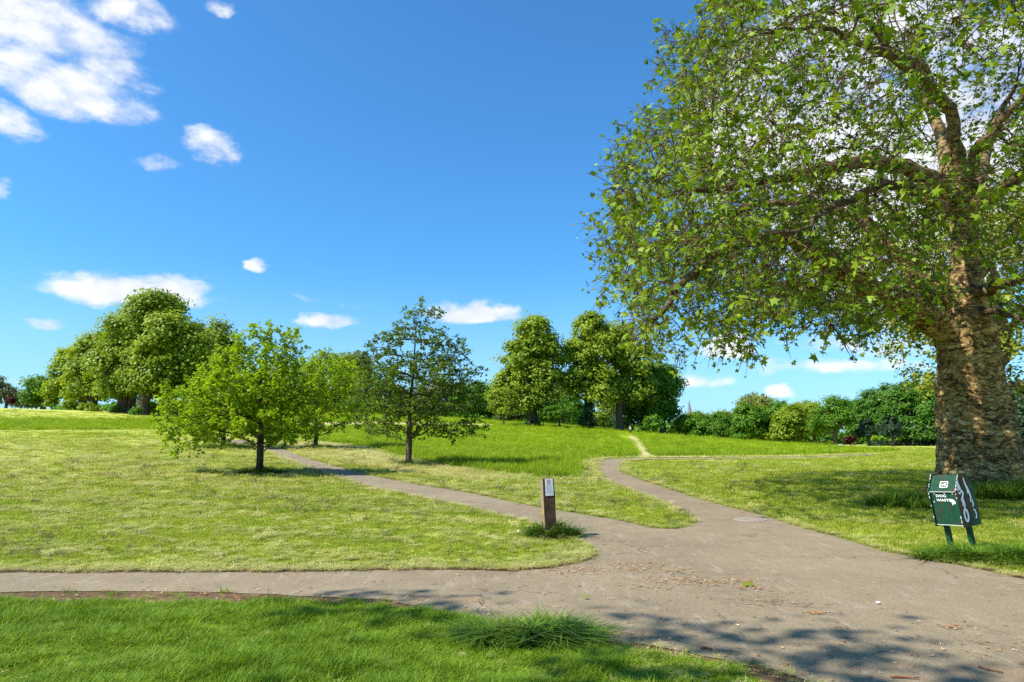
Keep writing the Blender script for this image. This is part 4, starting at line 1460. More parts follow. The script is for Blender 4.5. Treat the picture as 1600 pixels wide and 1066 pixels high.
# ------------------------------------------------------------------ belt of trees behind the right-hand meadow
G4 = 'trees of the belt behind the right lawn'
for (bpx, yy, spec, mt, lb, leaf, n) in (
        (1072, 168, [(1072, 665, 16, 18)], 'leaf_lime', 'leftmost bush-like tree of the belt, below the spire', .45, 3000),
        (1096, 165, [(1094, 668, 20, 20), (1098, 660, 14, 14)], 'leaf_lime_deep', 'round dark bush-like tree second in the belt', .45, 3600),
        (1126, 163, [(1126, 668, 22, 22), (1130, 660, 16, 14)], 'leaf_lime_deep', 'round dark bush-like tree third in the belt', .45, 3600),
        (1110, 190, [(1090, 655, 16, 10), (1130, 655, 20, 12)], 'leaf_lime', 'pale tops showing over the round bush-like trees', .5, 2600),
        (1172, 155, [(1168, 660, 22, 30), (1182, 665, 22, 28), (1156, 675, 14, 16)], 'leaf_lime_deep', 'dense upright dark green tree left in the belt', .5, 6500),
        (1180, 172, [(1182, 640, 30, 26), (1170, 650, 22, 20)], 'leaf_tan', 'tan-topped tree rising behind the dense upright one', .5, 5500),
        (1216, 158, [(1216, 655, 30, 30), (1205, 670, 24, 24)], 'leaf_lime_deep', 'broad dark tree between the tan-topped and the pale round one', .5, 6500),
        (1232, 148, [(1234, 664, 24, 24), (1238, 645, 16, 10), (1228, 678, 22, 14)], 'leaf_lime', 'pale round maple-like tree in front of the belt', .5, 6500),
        (1270, 165, [(1265, 650, 26, 26), (1280, 665, 24, 24), (1258, 668, 20, 22)], 'leaf_lime', 'mid green tree right of the pale round one', .5, 6500),
        (1303, 140, [(1302, 640, 22, 20), (1300, 660, 32, 16), (1312, 652, 22, 18), (1290, 668, 22, 10)], 'leaf_lime_deep', 'layered tree with a clear dark trunk above the stones', .42, 6500),
        (1330, 172, [(1330, 650, 24, 26), (1345, 660, 20, 24)], 'leaf_chestnut', 'dark tree behind the red shrub', .5, 5000),
        (1365, 158, [(1362, 645, 30, 34), (1346, 664, 24, 26), (1385, 630, 28, 30)], 'leaf_chestnut', 'dark horse chestnut left in the wall of foliage', .5, 8500),
        (1415, 150, [(1414, 634, 36, 36), (1400, 666, 32, 26), (1442, 640, 34, 40), (1420, 615, 24, 18)], 'leaf_chestnut', 'dark horse chestnut in the middle of the wall of foliage', .5, 9500),
        (1462, 146, [(1462, 632, 34, 40), (1450, 672, 32, 24), (1490, 640, 34, 46)], 'leaf_chestnut', 'dark horse chestnut half behind the plane trunk', .5, 8500)):
    lobed_tree('tree', base_at(bpx, yy), px_ells(yy, spec), M[mt], lb, leaf, n, 1.25, group=G4, trunk_r=.4)
for (px, yy, spec, lb) in ((1355, 140, [(1353, 676, 14, 12), (1355, 664, 9, 9)], 'dusky pine right of the red shrub'), (1392, 136, [(1391, 674, 16, 14), (1392, 660, 10, 10)], 'dusky pine farther right, before the chestnuts')):
    lobed_tree('pine_tree', base_at(px, yy), px_ells(yy, spec), M['leaf_pine'], lb, .38, 2600, .8, trunk_r=.28)
lobed_tree('shrub', base_at(1326, 146), px_ells(146, [(1326, 689, 7, 5), (1332, 686, 5, 4)]), M['leaf_red'], 'dark red shrub under the belt of trees', .3, 900, .5, cat='shrub', trunk_r=.08)
lobed_tree('shrub', base_at(1296, 150), px_ells(150, [(1294, 694, 7, 5)]), M['leaf_bright'], 'small bright shrub left of the layered tree\'s trunk', .3, 500, .5, cat='shrub', trunk_r=.08)
lobed_tree('sapling', base_at(1366, 132), px_ells(132, [(1367, 684, 3.6, 3.2)]), M['leaf_bright'], 'tiny pale sapling between the two dusky pines', .25, 260, .3, cat='sapling', trunk_r=.06)
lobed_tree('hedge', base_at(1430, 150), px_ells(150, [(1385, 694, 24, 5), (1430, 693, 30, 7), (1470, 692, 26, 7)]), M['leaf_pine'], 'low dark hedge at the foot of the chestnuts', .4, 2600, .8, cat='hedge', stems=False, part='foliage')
lobed_tree('pine_tree', base_at(1592, 78), px_ells(78, [(1592, 645, 26, 34), (1600, 620, 22, 24), (1600, 680, 30, 20)]), M['leaf_pine'], 'blackish conifer right of the plane trunk', .32, 5500, .9, trunk_r=.3)
lobed_tree('tree', base_at(1640, 112), px_ells(112, [(1610, 640, 44, 36), (1560, 660, 30, 30), (1660, 640, 50, 44), (1540, 670, 26, 20)]), M['leaf_chestnut'], 'dark tree behind the blackish conifer at the right edge', .5, 6500, 1.3, trunk_r=.4)
# the yellowish second plane behind the trunk
lobed_tree('plane_tree', base_at(1565, 48), px_ells(48, [(1560, 400, 150, 90), (1460, 470, 70, 60), (1430, 540, 48, 46), (1450, 590, 44, 30), (1580, 520, 60, 80), (1640, 500, 90, 100), (1590, 600, 40, 36), (1400, 500, 36, 24), (1500, 330, 120, 70)]), M['leaf_plane_yellow'],
           'yellowish second plane tree showing either side of the thick trunk', .23, 21000, 1.0, bark='bark', trunk_r=.5, fill=.08, upf=.5, droop=.35)

# ------------------------------------------------------------------ tufts of long grass round trunks, post and bin
def tuft(px, py, w, n, h, label, deep=.6, at=None):
    """a tuft one can point at: its blades are real geometry of its own"""
    x0, y0_ = at if at else G(px, py)
    o0 = np.array([x0, y0_, zf(x0, y0_)])
    src = []
    for q in LONG_K:
        me = q.data
        c = np.empty(len(me.vertices) * 3, np.float32)
        me.vertices.foreach_get('co', c)
        src.append(c.reshape(-1, 3))
    f0 = []
    for i in range(len(src[0]) // 5):
        k = 5 * i
        f0 += [k, k + 1, k + 3, k + 2, k + 2, k + 3, k + 4]
    f0 = np.array(f0)
    co, fl, tn = [], [], []
    for i in range(n):
        a, r = RNG.uniform(0, 6.283), math.sqrt(RNG.uniform(0, 1))
        s_ = RNG.uniform(.55, 1.5)
        b, t = src[i % 3], RNG.uniform(0, 6.283)
        zz = min(s_, 1.2) * h * (1.1 - .55 * r) * RNG.uniform(.5, 1.35)
        x, y = w * r * math.cos(a), w * deep * r * math.sin(a)
        tl = RNG.normal(0, .45, 2)
        v = np.column_stack([s_ * (b[:, 0] * math.cos(t) - b[:, 1] * math.sin(t)) + tl[0] * b[:, 2] * zz, s_ * (b[:, 0] * math.sin(t) + b[:, 1] * math.cos(t)) + tl[1] * b[:, 2] * zz, b[:, 2] * zz])
        v += np.array([x, y, zf(x0 + x, y0_ + y) - o0[2]])
        fl.append(f0 + len(src[0]) * i)
        co.append(v)
        tn.append(np.full(len(v), RNG.uniform(0, 1)))
    me = raw_mesh('grass_tuft', np.vstack(co), np.concatenate(fl), [4, 3] * (n * len(src[0]) // 5), attrs={'tint': np.concatenate(tn)})
    o = link('grass_tuft', me, M['blade_tuft'])
    o.location = o0
    return tag(o, label, 'grass tuft')


M['blade_tuft'] = leaf_mat('tuft_blade', [(.038, .10, .008), (.08, .17, .012), (.135, .24, .018), (.33, .36, .09)], .3, .5, .2, 2.0)  # darker than the turf: lush green plus shade put into the colour
tuft(858, 838, .38, 100, 1.0, 'ragged grass tuft round the foot of the notice post', deep=.5, at=(G(862, 838)[0], G(862, 840)[1]))
tuft(1500, 868, 1.0, 190, .72, 'overgrown grass tuft round the legs of the dog bin', deep=.42, at=(6.75, 9.95))
tuft(1560, 795, 2.3, 420, 2.1, 'tall grass tuft against the foot of the big plane', deep=.45, at=(15.0, 19.9))
tuft(1440, 795, 1.3, 200, 1.7, 'long grass left of the big plane\'s foot', deep=.6)
tuft(830, 1000, .50, 130, .62, 'dark lush grass tuft spilling on the near path edge', deep=.35)
tuft(410, 741, 1.15, 190, 1.05, 'dark grass tuft round the broad tree\'s trunk')
tuft(351, 702, 2.2, 260, 1.9, 'wide grass skirt round the half-hidden tree\'s trunk')
tuft(495, 702, 1.4, 160, 1.5, 'grass tuft round the trunk of the smaller green tree')
tuft(640, 728, 1.0, 130, .95, 'grass tuft round the slender tree\'s trunk')

# ------------------------------------------------------------------ the notice post
def rings_tube(bm, pts, rad, k=8):
    prev = None
    for i, p in enumerate(pts):
        a, b = Vector(pts[max(i - 1, 0)]), Vector(pts[min(i + 1, len(pts) - 1)])
        d = (b - a).normalized()
        u = d.cross(Vector((.2, .9, .3))).normalized()
        v = d.cross(u)
        r = rad[i] if isinstance(rad, (list, tuple)) else rad
        ring = [bm.verts.new(Vector(p) + r * (math.cos(2 * math.pi * j / k) * u + math.sin(2 * math.pi * j / k) * v)) for j in range(k)]
        if prev:
            for j in range(k):
                bm.faces.new((prev[j], prev[(j + 1) % k], ring[(j + 1) % k], ring[j]))
        else:
            bm.faces.new(ring[::-1])
        prev = ring
    bm.faces.new(prev)


def stroke(bm, pts, w, y, t=.0012):
    """a flat painted line through (x, z) points, lying at depth y"""
    n = len(pts)
    L, Rr = [], []
    for i in range(n):
        a, b = pts[max(i - 1, 0)], pts[min(i + 1, n - 1)]
        dx, dz = b[0] - a[0], b[1] - a[1]
        q = math.hypot(dx, dz) or 1
        ww = w[i] if isinstance(w, (list, tuple)) else w
        nx, nz_ = -dz / q * ww / 2, dx / q * ww / 2
        L.append(bm.verts.new((pts[i][0] + nx, y, pts[i][1] + nz_)))
        Rr.append(bm.verts.new((pts[i][0] - nx, y, pts[i][1] - nz_)))
    for i in range(n - 1):
        bm.faces.new((L[i], Rr[i], Rr[i + 1], L[i + 1]))


def flat_poly(bm, pts, y):
    return bm.faces.new([bm.verts.new((p[0], y, p[1])) for p in pts])


def ring_poly(bm, outer, inner, y):
    o = [bm.verts.new((p[0], y, p[1])) for p in outer]
    i = [bm.verts.new((p[0], y, p[1])) for p in inner]
    for k in range(len(o)):
        bm.faces.new((o[k], o[(k + 1) % len(o)], i[(k + 1) % len(i)], i[k]))


def circle(cx, cz, r, n=28, rz=None):
    return [(cx + r * math.cos(2 * math.pi * i / n), cz + (rz or r) * math.sin(2 * math.pi * i / n)) for i in range(n)]


def round_rect(cx, cz, w, h, r, n=4):
    out = []
    for sx, sz, a0 in ((1, 1, 0), (-1, 1, 90), (-1, -1, 180), (1, -1, 270)):
        for i in range(n + 1):
            a = R(a0 + 90 * i / n)
            out.append((cx + sx * (w / 2 - r) + r * math.cos(a), cz + sz * (h / 2 - r) + r * math.sin(a)))
    return out


def plain(name, col, rough=.5, spec=.3):
    m, t, out = new_mat(name)
    pos = t.new('ShaderNodeTexCoord').outputs['Object']
    n = t.noise(pos, 30, 5, .6)
    finish(t, out, t.mix(t.maprange(n, .35, .7, 0, .35), col, tuple(c * .6 for c in col)), rough, spec)
    return m


def wood_mat():
    m, t, out = new_mat('weathered_post_wood')
    pos = t.new('ShaderNodeTexCoord').outputs['Object']
    g = t.noise(t.vmath('MULTIPLY', pos, (22, 22, 1.6)), 2.0, 8, .7, .3)
    b_ = t.noise(pos, 5, 5, .6)
    col = t.ramp(t.math('ADD', t.math('MULTIPLY', g, .7), t.math('MULTIPLY', b_, .35)), [(.3, (.022, .013, .009)), (.5, (.062, .032, .020)), (.68, (.115, .072, .045)), (.85, (.20, .15, .10))])
    sepn = t.new('ShaderNodeSeparateXYZ')
    t.put(sepn.inputs[0], t.new('ShaderNodeNewGeometry').outputs['Normal'])
    side = t.maprange(t.math('MULTIPLY', sepn.outputs[0], -1.0), .5, .9)
    grey = t.ramp(g, [(.3, (.14, .10, .055)), (.7, (.36, .29, .18))])
    col = t.mix(t.math('MULTIPLY', side, .9), col, grey)  # paler colour put on the left face for the sun falling there
    sz_ = t.new('ShaderNodeSeparateXYZ')
    t.put(sz_.inputs[0], pos)
    lich = t.math('MULTIPLY', t.maprange(t.noise(pos, 14, 5, .65), .52, .62), t.maprange(t.math('ABSOLUTE', t.math('SUBTRACT', sz_.outputs[2], .45)), .02, .22, 1, 0))
    col = t.mix(t.math('MULTIPLY', lich, t.maprange(sepn.outputs[0], -.2, -.6)), col, (.55, .30, .02))
    moss = t.math('MULTIPLY', t.maprange(t.noise(pos, 9, 5, .6), .55, .68), .6)
    col = t.mix(moss, col, (.12, .105, .04))
    finish(t, out, col, .85, .2, g, .9, .012)
    return m


PX0, PY0 = G(859, 841)
post = empty('notice_post', (PX0, PY0, zf(PX0, PY0)), 'short weathered timber post with a white notice at the path fork', 'post', rz=R(12))
post.rotation_euler = (R(-1.5), R(-2.2), R(12))
bm = bmesh.new()
nz_ = 22
prev = None
for i in range(nz_ + 1):
    z = -.15 + 1.155 * i / nz_
    ring = []
    for (sx, sy) in ((-1, -1), (-.86, -1.02), (0, -1.0), (.86, -1.02), (1, -1), (1.02, 0), (1, 1), (0, 1), (-1, 1), (-1.02, 0)):
        w = .103 + .006 * mnoise.noise(Vector((sx * 3, sy * 3, z * 5)))
        ring.append(bm.verts.new((sx * w, sy * w, z + (.006 * mnoise.noise(Vector((sx * 4, sy * 4, 1))) if i == nz_ else 0))))
    if prev:
        for j in range(len(ring)):
            bm.faces.new((prev[j], prev[(j + 1) % len(ring)], ring[(j + 1) % len(ring)], ring[j]))
    prev = ring
bm.faces.new(prev)
timber = link('timber', bm_mesh('timber', bm), wood_mat(), post)
# the notice: a white plate with a barred-dog roundel, a heading and lines of small print
plate_m, t_, o_ = new_mat('notice_white')
ps_ = t_.new('ShaderNodeTexCoord').outputs['Object']
finish(t_, o_, t_.ramp(t_.noise(ps_, 14, 4), [(.3, (.60, .61, .64)), (.7, (.74, .75, .77))]), .4, .4)
bm = bmesh.new()
box_bm(bm, (0.010, -.109, .862), (.142, .006, .285), bevel=.002)
plate = link('notice', bm_mesh('notice', bm), plate_m, post)
ink = plain('notice_ink', (.05, .05, .06))
pale_ink = plain('notice_grey_print', (.36, .38, .42))
redm = plain('notice_red', (.42, .03, .03))
bm = bmesh.new()
ring_poly(bm, circle(.005, .948, .032, rz=.046), circle(.005, .948, .023, rz=.034), -.1128)
stroke(bm, [(-.015, .975), (.025, .921)], .008, -.1131)
link('roundel', bm_mesh('roundel', bm), redm, plate)
bm = bmesh.new()
flat_poly(bm, [(-.012, .938), (-.010, .955), (.006, .955), (.012, .964), (.020, .957), (.013, .950), (.012, .936), (.007, .936), (.006, .946), (-.004, .946), (-.007, .937)], -.1125)
for k, w in enumerate((.05, .03)):
    stroke(bm, [(-.036 + k * .062, .886), (-.036 + k * .062 + w * .75, .886)], .007, -.1125)
stroke(bm, [(.062, .892), (.062, .876)], .006, -.1125)
stroke(bm, [(.062, .752), (.062, .737)], .006, -.1125)
link('heading', bm_mesh('heading', bm), ink, plate)
bm = bmesh.new()
rg = random.Random(3)
for i in range(13):
    x = -.046
    zz_ = .868 - i * .0092
    while x < .058:
        w = min(rg.uniform(.008, .026), .064 - x)
        stroke(bm, [(x, zz_), (x + w, zz_)], .0036, -.1125)
        x += w + .005
link('small_print', bm_mesh('small_print', bm), pale_ink, plate)

# ------------------------------------------------------------------ the dog waste bin
BX, BY = G(1494, 862)


def bin_mat():
    m, t, out = new_mat('green_bin_paint')
    pos = t.new('ShaderNodeTexCoord').outputs['Object']
    n = t.noise(pos, 7, 6, .6)
    col = t.ramp(n, [(.3, (.004, .034, .018)), (.7, (.009, .064, .032))])
    # rust runs
    st = t.noise(t.vmath('MULTIPLY', pos, (9, 9, 1.2)), 1.7, 5, .6)
    spot = t.noise(pos, 3.1, 4, .6)
    rust = t.math('MULTIPLY', t.maprange(st, .50, .58), t.maprange(spot, .46, .53))
    col = t.mix(t.math('MULTIPLY', rust, .85), col, (.085, .018, .010))
    sc = t.noise(pos, 60, 4, .7)
    col = t.mix(t.maprange(sc, .66, .74, 0, .5), col, (.16, .22, .17))
    finish(t, out, col, .55, .25, sc, .15, .003)
    return m


BIN = bin_mat()
EDGE = plain('chipped_white_edge', (.52, .54, .50), .7)
WHITE = plain('white_bin_paint', (.80, .81, .80), .45)
GRAF = plain('white_spray_paint', (.74, .76, .82), .6)
BLACKP = plain('black_spray_paint', (.022, .018, .018), .6)
dog_bin = empty('dog_bin', (BX, BY, zf(BX, BY)), 'leaning green dog waste bin with white graffiti on its side', 'bin')
dog_bin.rotation_euler = (R(6), R(-3.5), R(-69))
W2, DP = .222, .36
H0, H1, H2 = .375, .915, 1.12          # bottom, eaves, top
S0 = .125                               # run of the sloping lid
prof = [(0, H0), (0, H1), (S0, H2), (DP - .10, H2), (DP, H1), (DP, H0)]
bm = bmesh.new()
inner = [(.012, H0 + .01), (.012, H1 - .0), (S0 + .004, H2 - .012), (DP - .104, H2 - .012), (DP - .012, H1), (DP - .012, H0 + .01)]
a_ = [bm.verts.new((-W2 + .012, y, z)) for y, z in inner]
b_ = [bm.verts.new((W2 - .012, y, z)) for y, z in inner]
bm.faces.new(a_)
bm.faces.new(b_[::-1])
for i in range(6):
    bm.faces.new((a_[i], a_[(i + 1) % 6], b_[(i + 1) % 6], b_[i]))
body = link('body', bm_mesh('body', bm), BIN, dog_bin)
# front door panel, sloping lid with a lip
bm = bmesh.new()
box_bm(bm, (0, .004, (H0 + H1 - .04) / 2 + .01), (2 * W2 - .03, .014, H1 - H0 - .075), bevel=.004)
door = link('door', bm_mesh('door', bm), BIN, dog_bin)
bm = bmesh.new()
v = [(-W2 + .014, -.022, H1 - .015), (W2 - .014, -.022, H1 - .015), (W2 - .014, S0 - .006, H2 + .008), (-W2 + .014, S0 - .006, H2 + .008), (W2 - .014, DP - .12, H2 + .008), (-W2 + .014, DP - .12, H2 + .008)]
vv = [bm.verts.new(p) for p in v]
vb = [bm.verts.new((p[0], p[1] + .008, p[2] - .012)) for p in v]
bm.faces.new((vv[0], vv[1], vv[2], vv[3]))
bm.faces.new((vv[3], vv[2], vv[4], vv[5]))
bm.faces.new((vb[1], vb[0], vb[3], vb[2]))
bm.faces.new((vb[2], vb[3], vb[5], vb[4]))
for i, j in ((0, 1), (1, 2), (2, 4), (4, 5), (5, 3), (3, 0)):
    bm.faces.new((vv[j], vv[i], vb[i], vb[j]))
lid = link('lid', bm_mesh('lid', bm), BIN, dog_bin)
bm = bmesh.new()
box_bm(bm, (0, -.024, H1 - .022), (2 * W2 - .03, .004, .010))
link('lid_edge', bm_mesh('lid_edge', bm), EDGE, lid)
bm = bmesh.new()
box_bm(bm, (0, -.006, H0 + .018), (2 * W2 - .03, .006, .010))
link('door_edge', bm_mesh('door_edge', bm), EDGE, door)
bm = bmesh.new()
for x in (-.15, .02, .15):
    box_bm(bm, (x, -.005, H1 - .055), (.022, .010, .016), bevel=.003)
box_bm(bm, (-.175, -.006, H0 + .36), (.018, .012, .022), bevel=.003)
link('catch', bm_mesh('catch', bm), EDGE, door)
# side plates that stand proud of the box, with chipped rims
for s in (-1, 1):
    bm = bmesh.new()
    pts = [(-.03, H0 - .01), (-.03, H1 - .01), (S0 - .02, H2 + .03), (DP - .09, H2 + .03), (DP + .015, H1), (DP + .015, H0 - .01)]
    A_ = [bm.verts.new((s * (W2 - .006), y, z)) for y, z in pts]
    B_ = [bm.verts.new((s * (W2 + .006), y, z)) for y, z in pts]
    bm.faces.new(A_)
    bm.faces.new(B_)
    for i in range(6):
        bm.faces.new((A_[i], A_[(i + 1) % 6], B_[(i + 1) % 6], B_[i]))
    side = link('side_panel', bm_mesh('side_panel', bm), BIN, dog_bin)
    bm = bmesh.new()
    rim = pts[:4]
    for (y0_, z0_), (y1_, z1_) in zip(rim, rim[1:]):
        for q in range(9):
            t0, t1 = q / 9 + .01, q / 9 + random.uniform(.04, .105)
            if random.random() < (.2 if s > 0 else .35):
                continue
            w = random.uniform(.003, .008)
            c0 = (s * (W2 - .0065), y0_ + (y1_ - y0_) * t0 - .0015, z0_ + (z1_ - z0_) * t0 + .0015)
            c1 = (s * (W2 - .0065), y0_ + (y1_ - y0_) * t1 - .0015, z0_ + (z1_ - z0_) * t1 + .0015)
            d0 = (s * (W2 + .0065), c0[1], c0[2])
            d1 = (s * (W2 + .0065), c1[1], c1[2])
            bm.faces.new([bm.verts.new(p) for p in (c0, c1, d1, d0)])
    link('chipped_rim', bm_mesh('chipped_rim', bm), EDGE, side)
    if s > 0:
        # spray-can tag: two looping columns of white on black smears
        bm = bmesh.new()

        def side_stroke(pts, w, lift):
            n0 = len(bm.verts)
            stroke(bm, pts, w, 0)
            bm.verts.ensure_lookup_table()
            for v_ in bm.verts[n0:]:
                v_.co = Vector((W2 + .006 + lift, v_.co.x, v_.co.z))
        side_stroke([(.115, 1.08), (.10, .98), (.125, .86), (.12, .72), (.15, .56), (.16, .42)], [.03, .05, .07, .06, .07, .03], .0010)
        side_stroke([(.23, 1.10), (.25, .96), (.27, .82), (.285, .66)], [.02, .04, .05, .02], .0010)
        link('smear', bm_mesh('smear', bm), BLACKP, side)
        bm = bmesh.new()
        side_stroke([(.045, 1.075), (.05, 1.0), (.075, .935), (.02, .915)], [0.022, 0.041, 0.041, 0.016], .0020)
        side_stroke([(.03, 1.0), (.05, .93), (.10, .90), (.045, .86), (.02, .88)], 0.030, .0025)
        side_stroke([(.015, .955), (.0, .925), (.03, .905)], 0.024, .0030)
        side_stroke([(.10, .90), (.115, .86), (.085, .80), (.05, .77), (.075, .72), (.055, .67)], [0.024, 0.038, 0.035, 0.027, 0.035, 0.016], .0035)
        side_stroke([(.085, .80), (.095, .74), (.10, .69), (.085, .63)], 0.032, .0020)
        side_stroke([(x_, z_) for x_, z_ in circle(.085, .535, .038, 20, .088)] + [circle(.085, .535, .038, 20, .088)[0]], 0.035, .0040)
        side_stroke([(.19, 1.08), (.205, .98), (.23, .90), (.215, .84)], [0.019, 0.032, 0.035, 0.016], .0020)
        side_stroke([(.225, .95), (.25, .85), (.265, .78), (.235, .74)], [0.022, 0.035, 0.030, 0.016], .0026)
        side_stroke([(.235, .74), (.27, .70), (.275, .76), (.285, .67), (.262, .64)], 0.027, .0033)
        side_stroke([(.262, .60), (.290, .585), (.305, .53), (.295, .475), (.268, .47)], 0.024, .0020)
        link('graffiti', bm_mesh('graffiti', bm), GRAF, side)
# emblem on the lid: a dog in a rounded frame (laid on the slope)
sl_len = math.hypot(S0 - .006 + .022, H2 + .008 - H1 + .015)
sl_ang = math.atan2(S0 + .016, H2 - H1 + .023)
bm = bmesh.new()
ring_poly(bm, round_rect(0, .112, .132, .105, .018), round_rect(0, .112, .108, .082, .012), 0)
flat_poly(bm, [(-.040, .110), (-.030, .122), (-.012, .121), (.010, .126), (.022, .139), (.030, .134), (.043, .130), (.041, .121), (.027, .119), (.022, .107), (.031, .086), (.020, .084), (.011, .102), (-.012, .103), (-.020, .086), (-.033, .084), (-.027, .104), (-.031, .111), (-.044, .122), (-.046, .117)], 0)
em = bm_mesh('emblem', bm)
for v_ in em.vertices:
    u = v_.co.z
    v_.co = Vector((v_.co.x + .012, -.022 + math.sin(sl_ang) * u - .0016 * math.cos(sl_ang), H1 - .015 + math.cos(sl_ang) * u + .0016))
link('emblem', em, WHITE, lid)


def letters(txt, size, cx, cz, y, parent, name='lettering', mat=None):
    cu = bpy.data.curves.new(name, 'FONT')
    cu.body = txt
    cu.size = size
    cu.align_x = 'CENTER'
    cu.offset = size * .022
    cu.resolution_u = 2
    tmp = bpy.data.objects.new(name, cu)
    COL.objects.link(tmp)
    dg = bpy.context.evaluated_depsgraph_get()
    me = bpy.data.meshes.new_from_object(tmp.evaluated_get(dg))
    bpy.data.objects.remove(tmp)
    for v_ in me.vertices:
        v_.co = Vector((v_.co.x * 1.42 + cx, y, v_.co.y + cz))
    me.materials.clear()
    return link(name, me, mat or WHITE, parent)


letters('DOG', .052, -.045, .812, -.0045, door)
letters('WASTE', .052, -.012, .748, -.0045, door)
# slab serifs that give the lettering its heavy look
bm = bmesh.new()
flat_poly(bm, [(.085, .778), (.120, .784), (.155, .768), (.170, .741), (.166, .706), (.150, .716), (.140, .732), (.120, .684), (.108, .736), (.088, .742)], -.0052)
link('paint_splash', bm_mesh('paint_splash', bm), WHITE, door)
for s in (-1, 1):
    bm = bmesh.new()
    box_bm(bm, (s * (W2 - .045), DP * .42, .28), (.07, .06, 1.0), bevel=.004)
    link('leg', bm_mesh('leg', bm), BIN, dog_bin)

# ------------------------------------------------------------------ drain cover, sticks, scraps
gx, gy = G(1172, 814)
iron = simple_mat('rusted_cover_iron', (.20, .17, .14), (.32, .275, .225), 22, .7, .4, .5, .004)
cover = empty('drain_cover', (gx, gy, zf(gx, gy) + .022), 'round worn drain cover set in the path near its right edge', 'drain cover')
bm = bmesh.new()
n = 40
c0 = bmesh.ops.create_cone(bm, cap_ends=True, segments=n, radius1=.33, radius2=.325, depth=.02)
link('lid', bm_mesh('lid', bm), iron, cover)
bm = bmesh.new()
for i in range(-4, 5):
    for j in range(-4, 5):
        if i * i + j * j < 17:
            box_bm(bm, (i * .062, j * .062, .013), (.036, .036, .008), Matrix.Rotation(.6, 3, 'Z'))
tag(link('stud', bm_mesh('stud', bm), iron, cover), kind='stuff')

stick_m = simple_mat('stick_bark', (.07, .035, .02), (.17, .10, .06), 30, .8, .2, .4, .004)
red_m = simple_mat('reddish_stick', (.16, .05, .025), (.26, .10, .05), 30, .7, .2, .4, .004)


def stick(p0, p1, r, label, mat):
    a, b = G(*p0), G(*p1)
    z = zf(*a) + .03 + r
    bm = bmesh.new()
    mid = ((a[0] + b[0]) / 2, (a[1] + b[1]) / 2)
    pts = [Vector((a[0] - mid[0], a[1] - mid[1], 0)).lerp(Vector((b[0] - mid[0], b[1] - mid[1], 0)), t) + Vector((random.gauss(0, r * .8), random.gauss(0, r * .8), 0)) for t in np.linspace(0, 1, 6)]
    rings_tube(bm, pts, [r, r * .95, r * 1.05, r * .8, r * .7, r * .5], 6)
    o = link('stick', bm_mesh('stick', bm, True), mat)
    o.location = (mid[0], mid[1], z - .012)
    return tag(o, label, 'stick', 'fallen sticks on the path')


stick((1528, 1048), (1568, 1057), .008, 'brown stick on the bare path towards the bottom right corner', stick_m)
stick((1391, 1063.5), (1438, 1065.5), .008, 'reddish stick at the bottom edge of the path', red_m)
stick((1093, 1017), (1113, 1020), .010, 'thick reddish stick fragment near the front lawn\'s right end', red_m)
stick((748, 943), (752, 948), .006, 'short dark stick in the shade by the front lawn', stick_m)
stick((168, 947), (192, 945), .008, 'dark stick in the dirt between the path and the front lawn', stick_m)

paper = plain('paper_white', (.78, .78, .76), .7)
for px, py, sz_, lb in ((810, 834, .045, 'crumpled white scrap in the mown grass left of the post'), (708, 757, .05, 'white scrap on the grass above the narrow path'), (1373, 947, .02, 'tiny white scrap on the wide path')):
    x, y = G(px, py)
    bm = bmesh.new()
    bmesh.ops.create_icosphere(bm, subdivisions=2, radius=sz_)
    for v_ in bm.verts:
        v_.co *= 1 + .5 * mnoise.noise(v_.co * 40 + Vector((px, 0, 0)))
        v_.co.z *= .45
    o = link('paper_scrap', bm_mesh('paper_scrap', bm), paper)
    o.location = (x, y, zf(x, y) + .03 + sz_ * .2)
    tag(o, lb, 'litter')


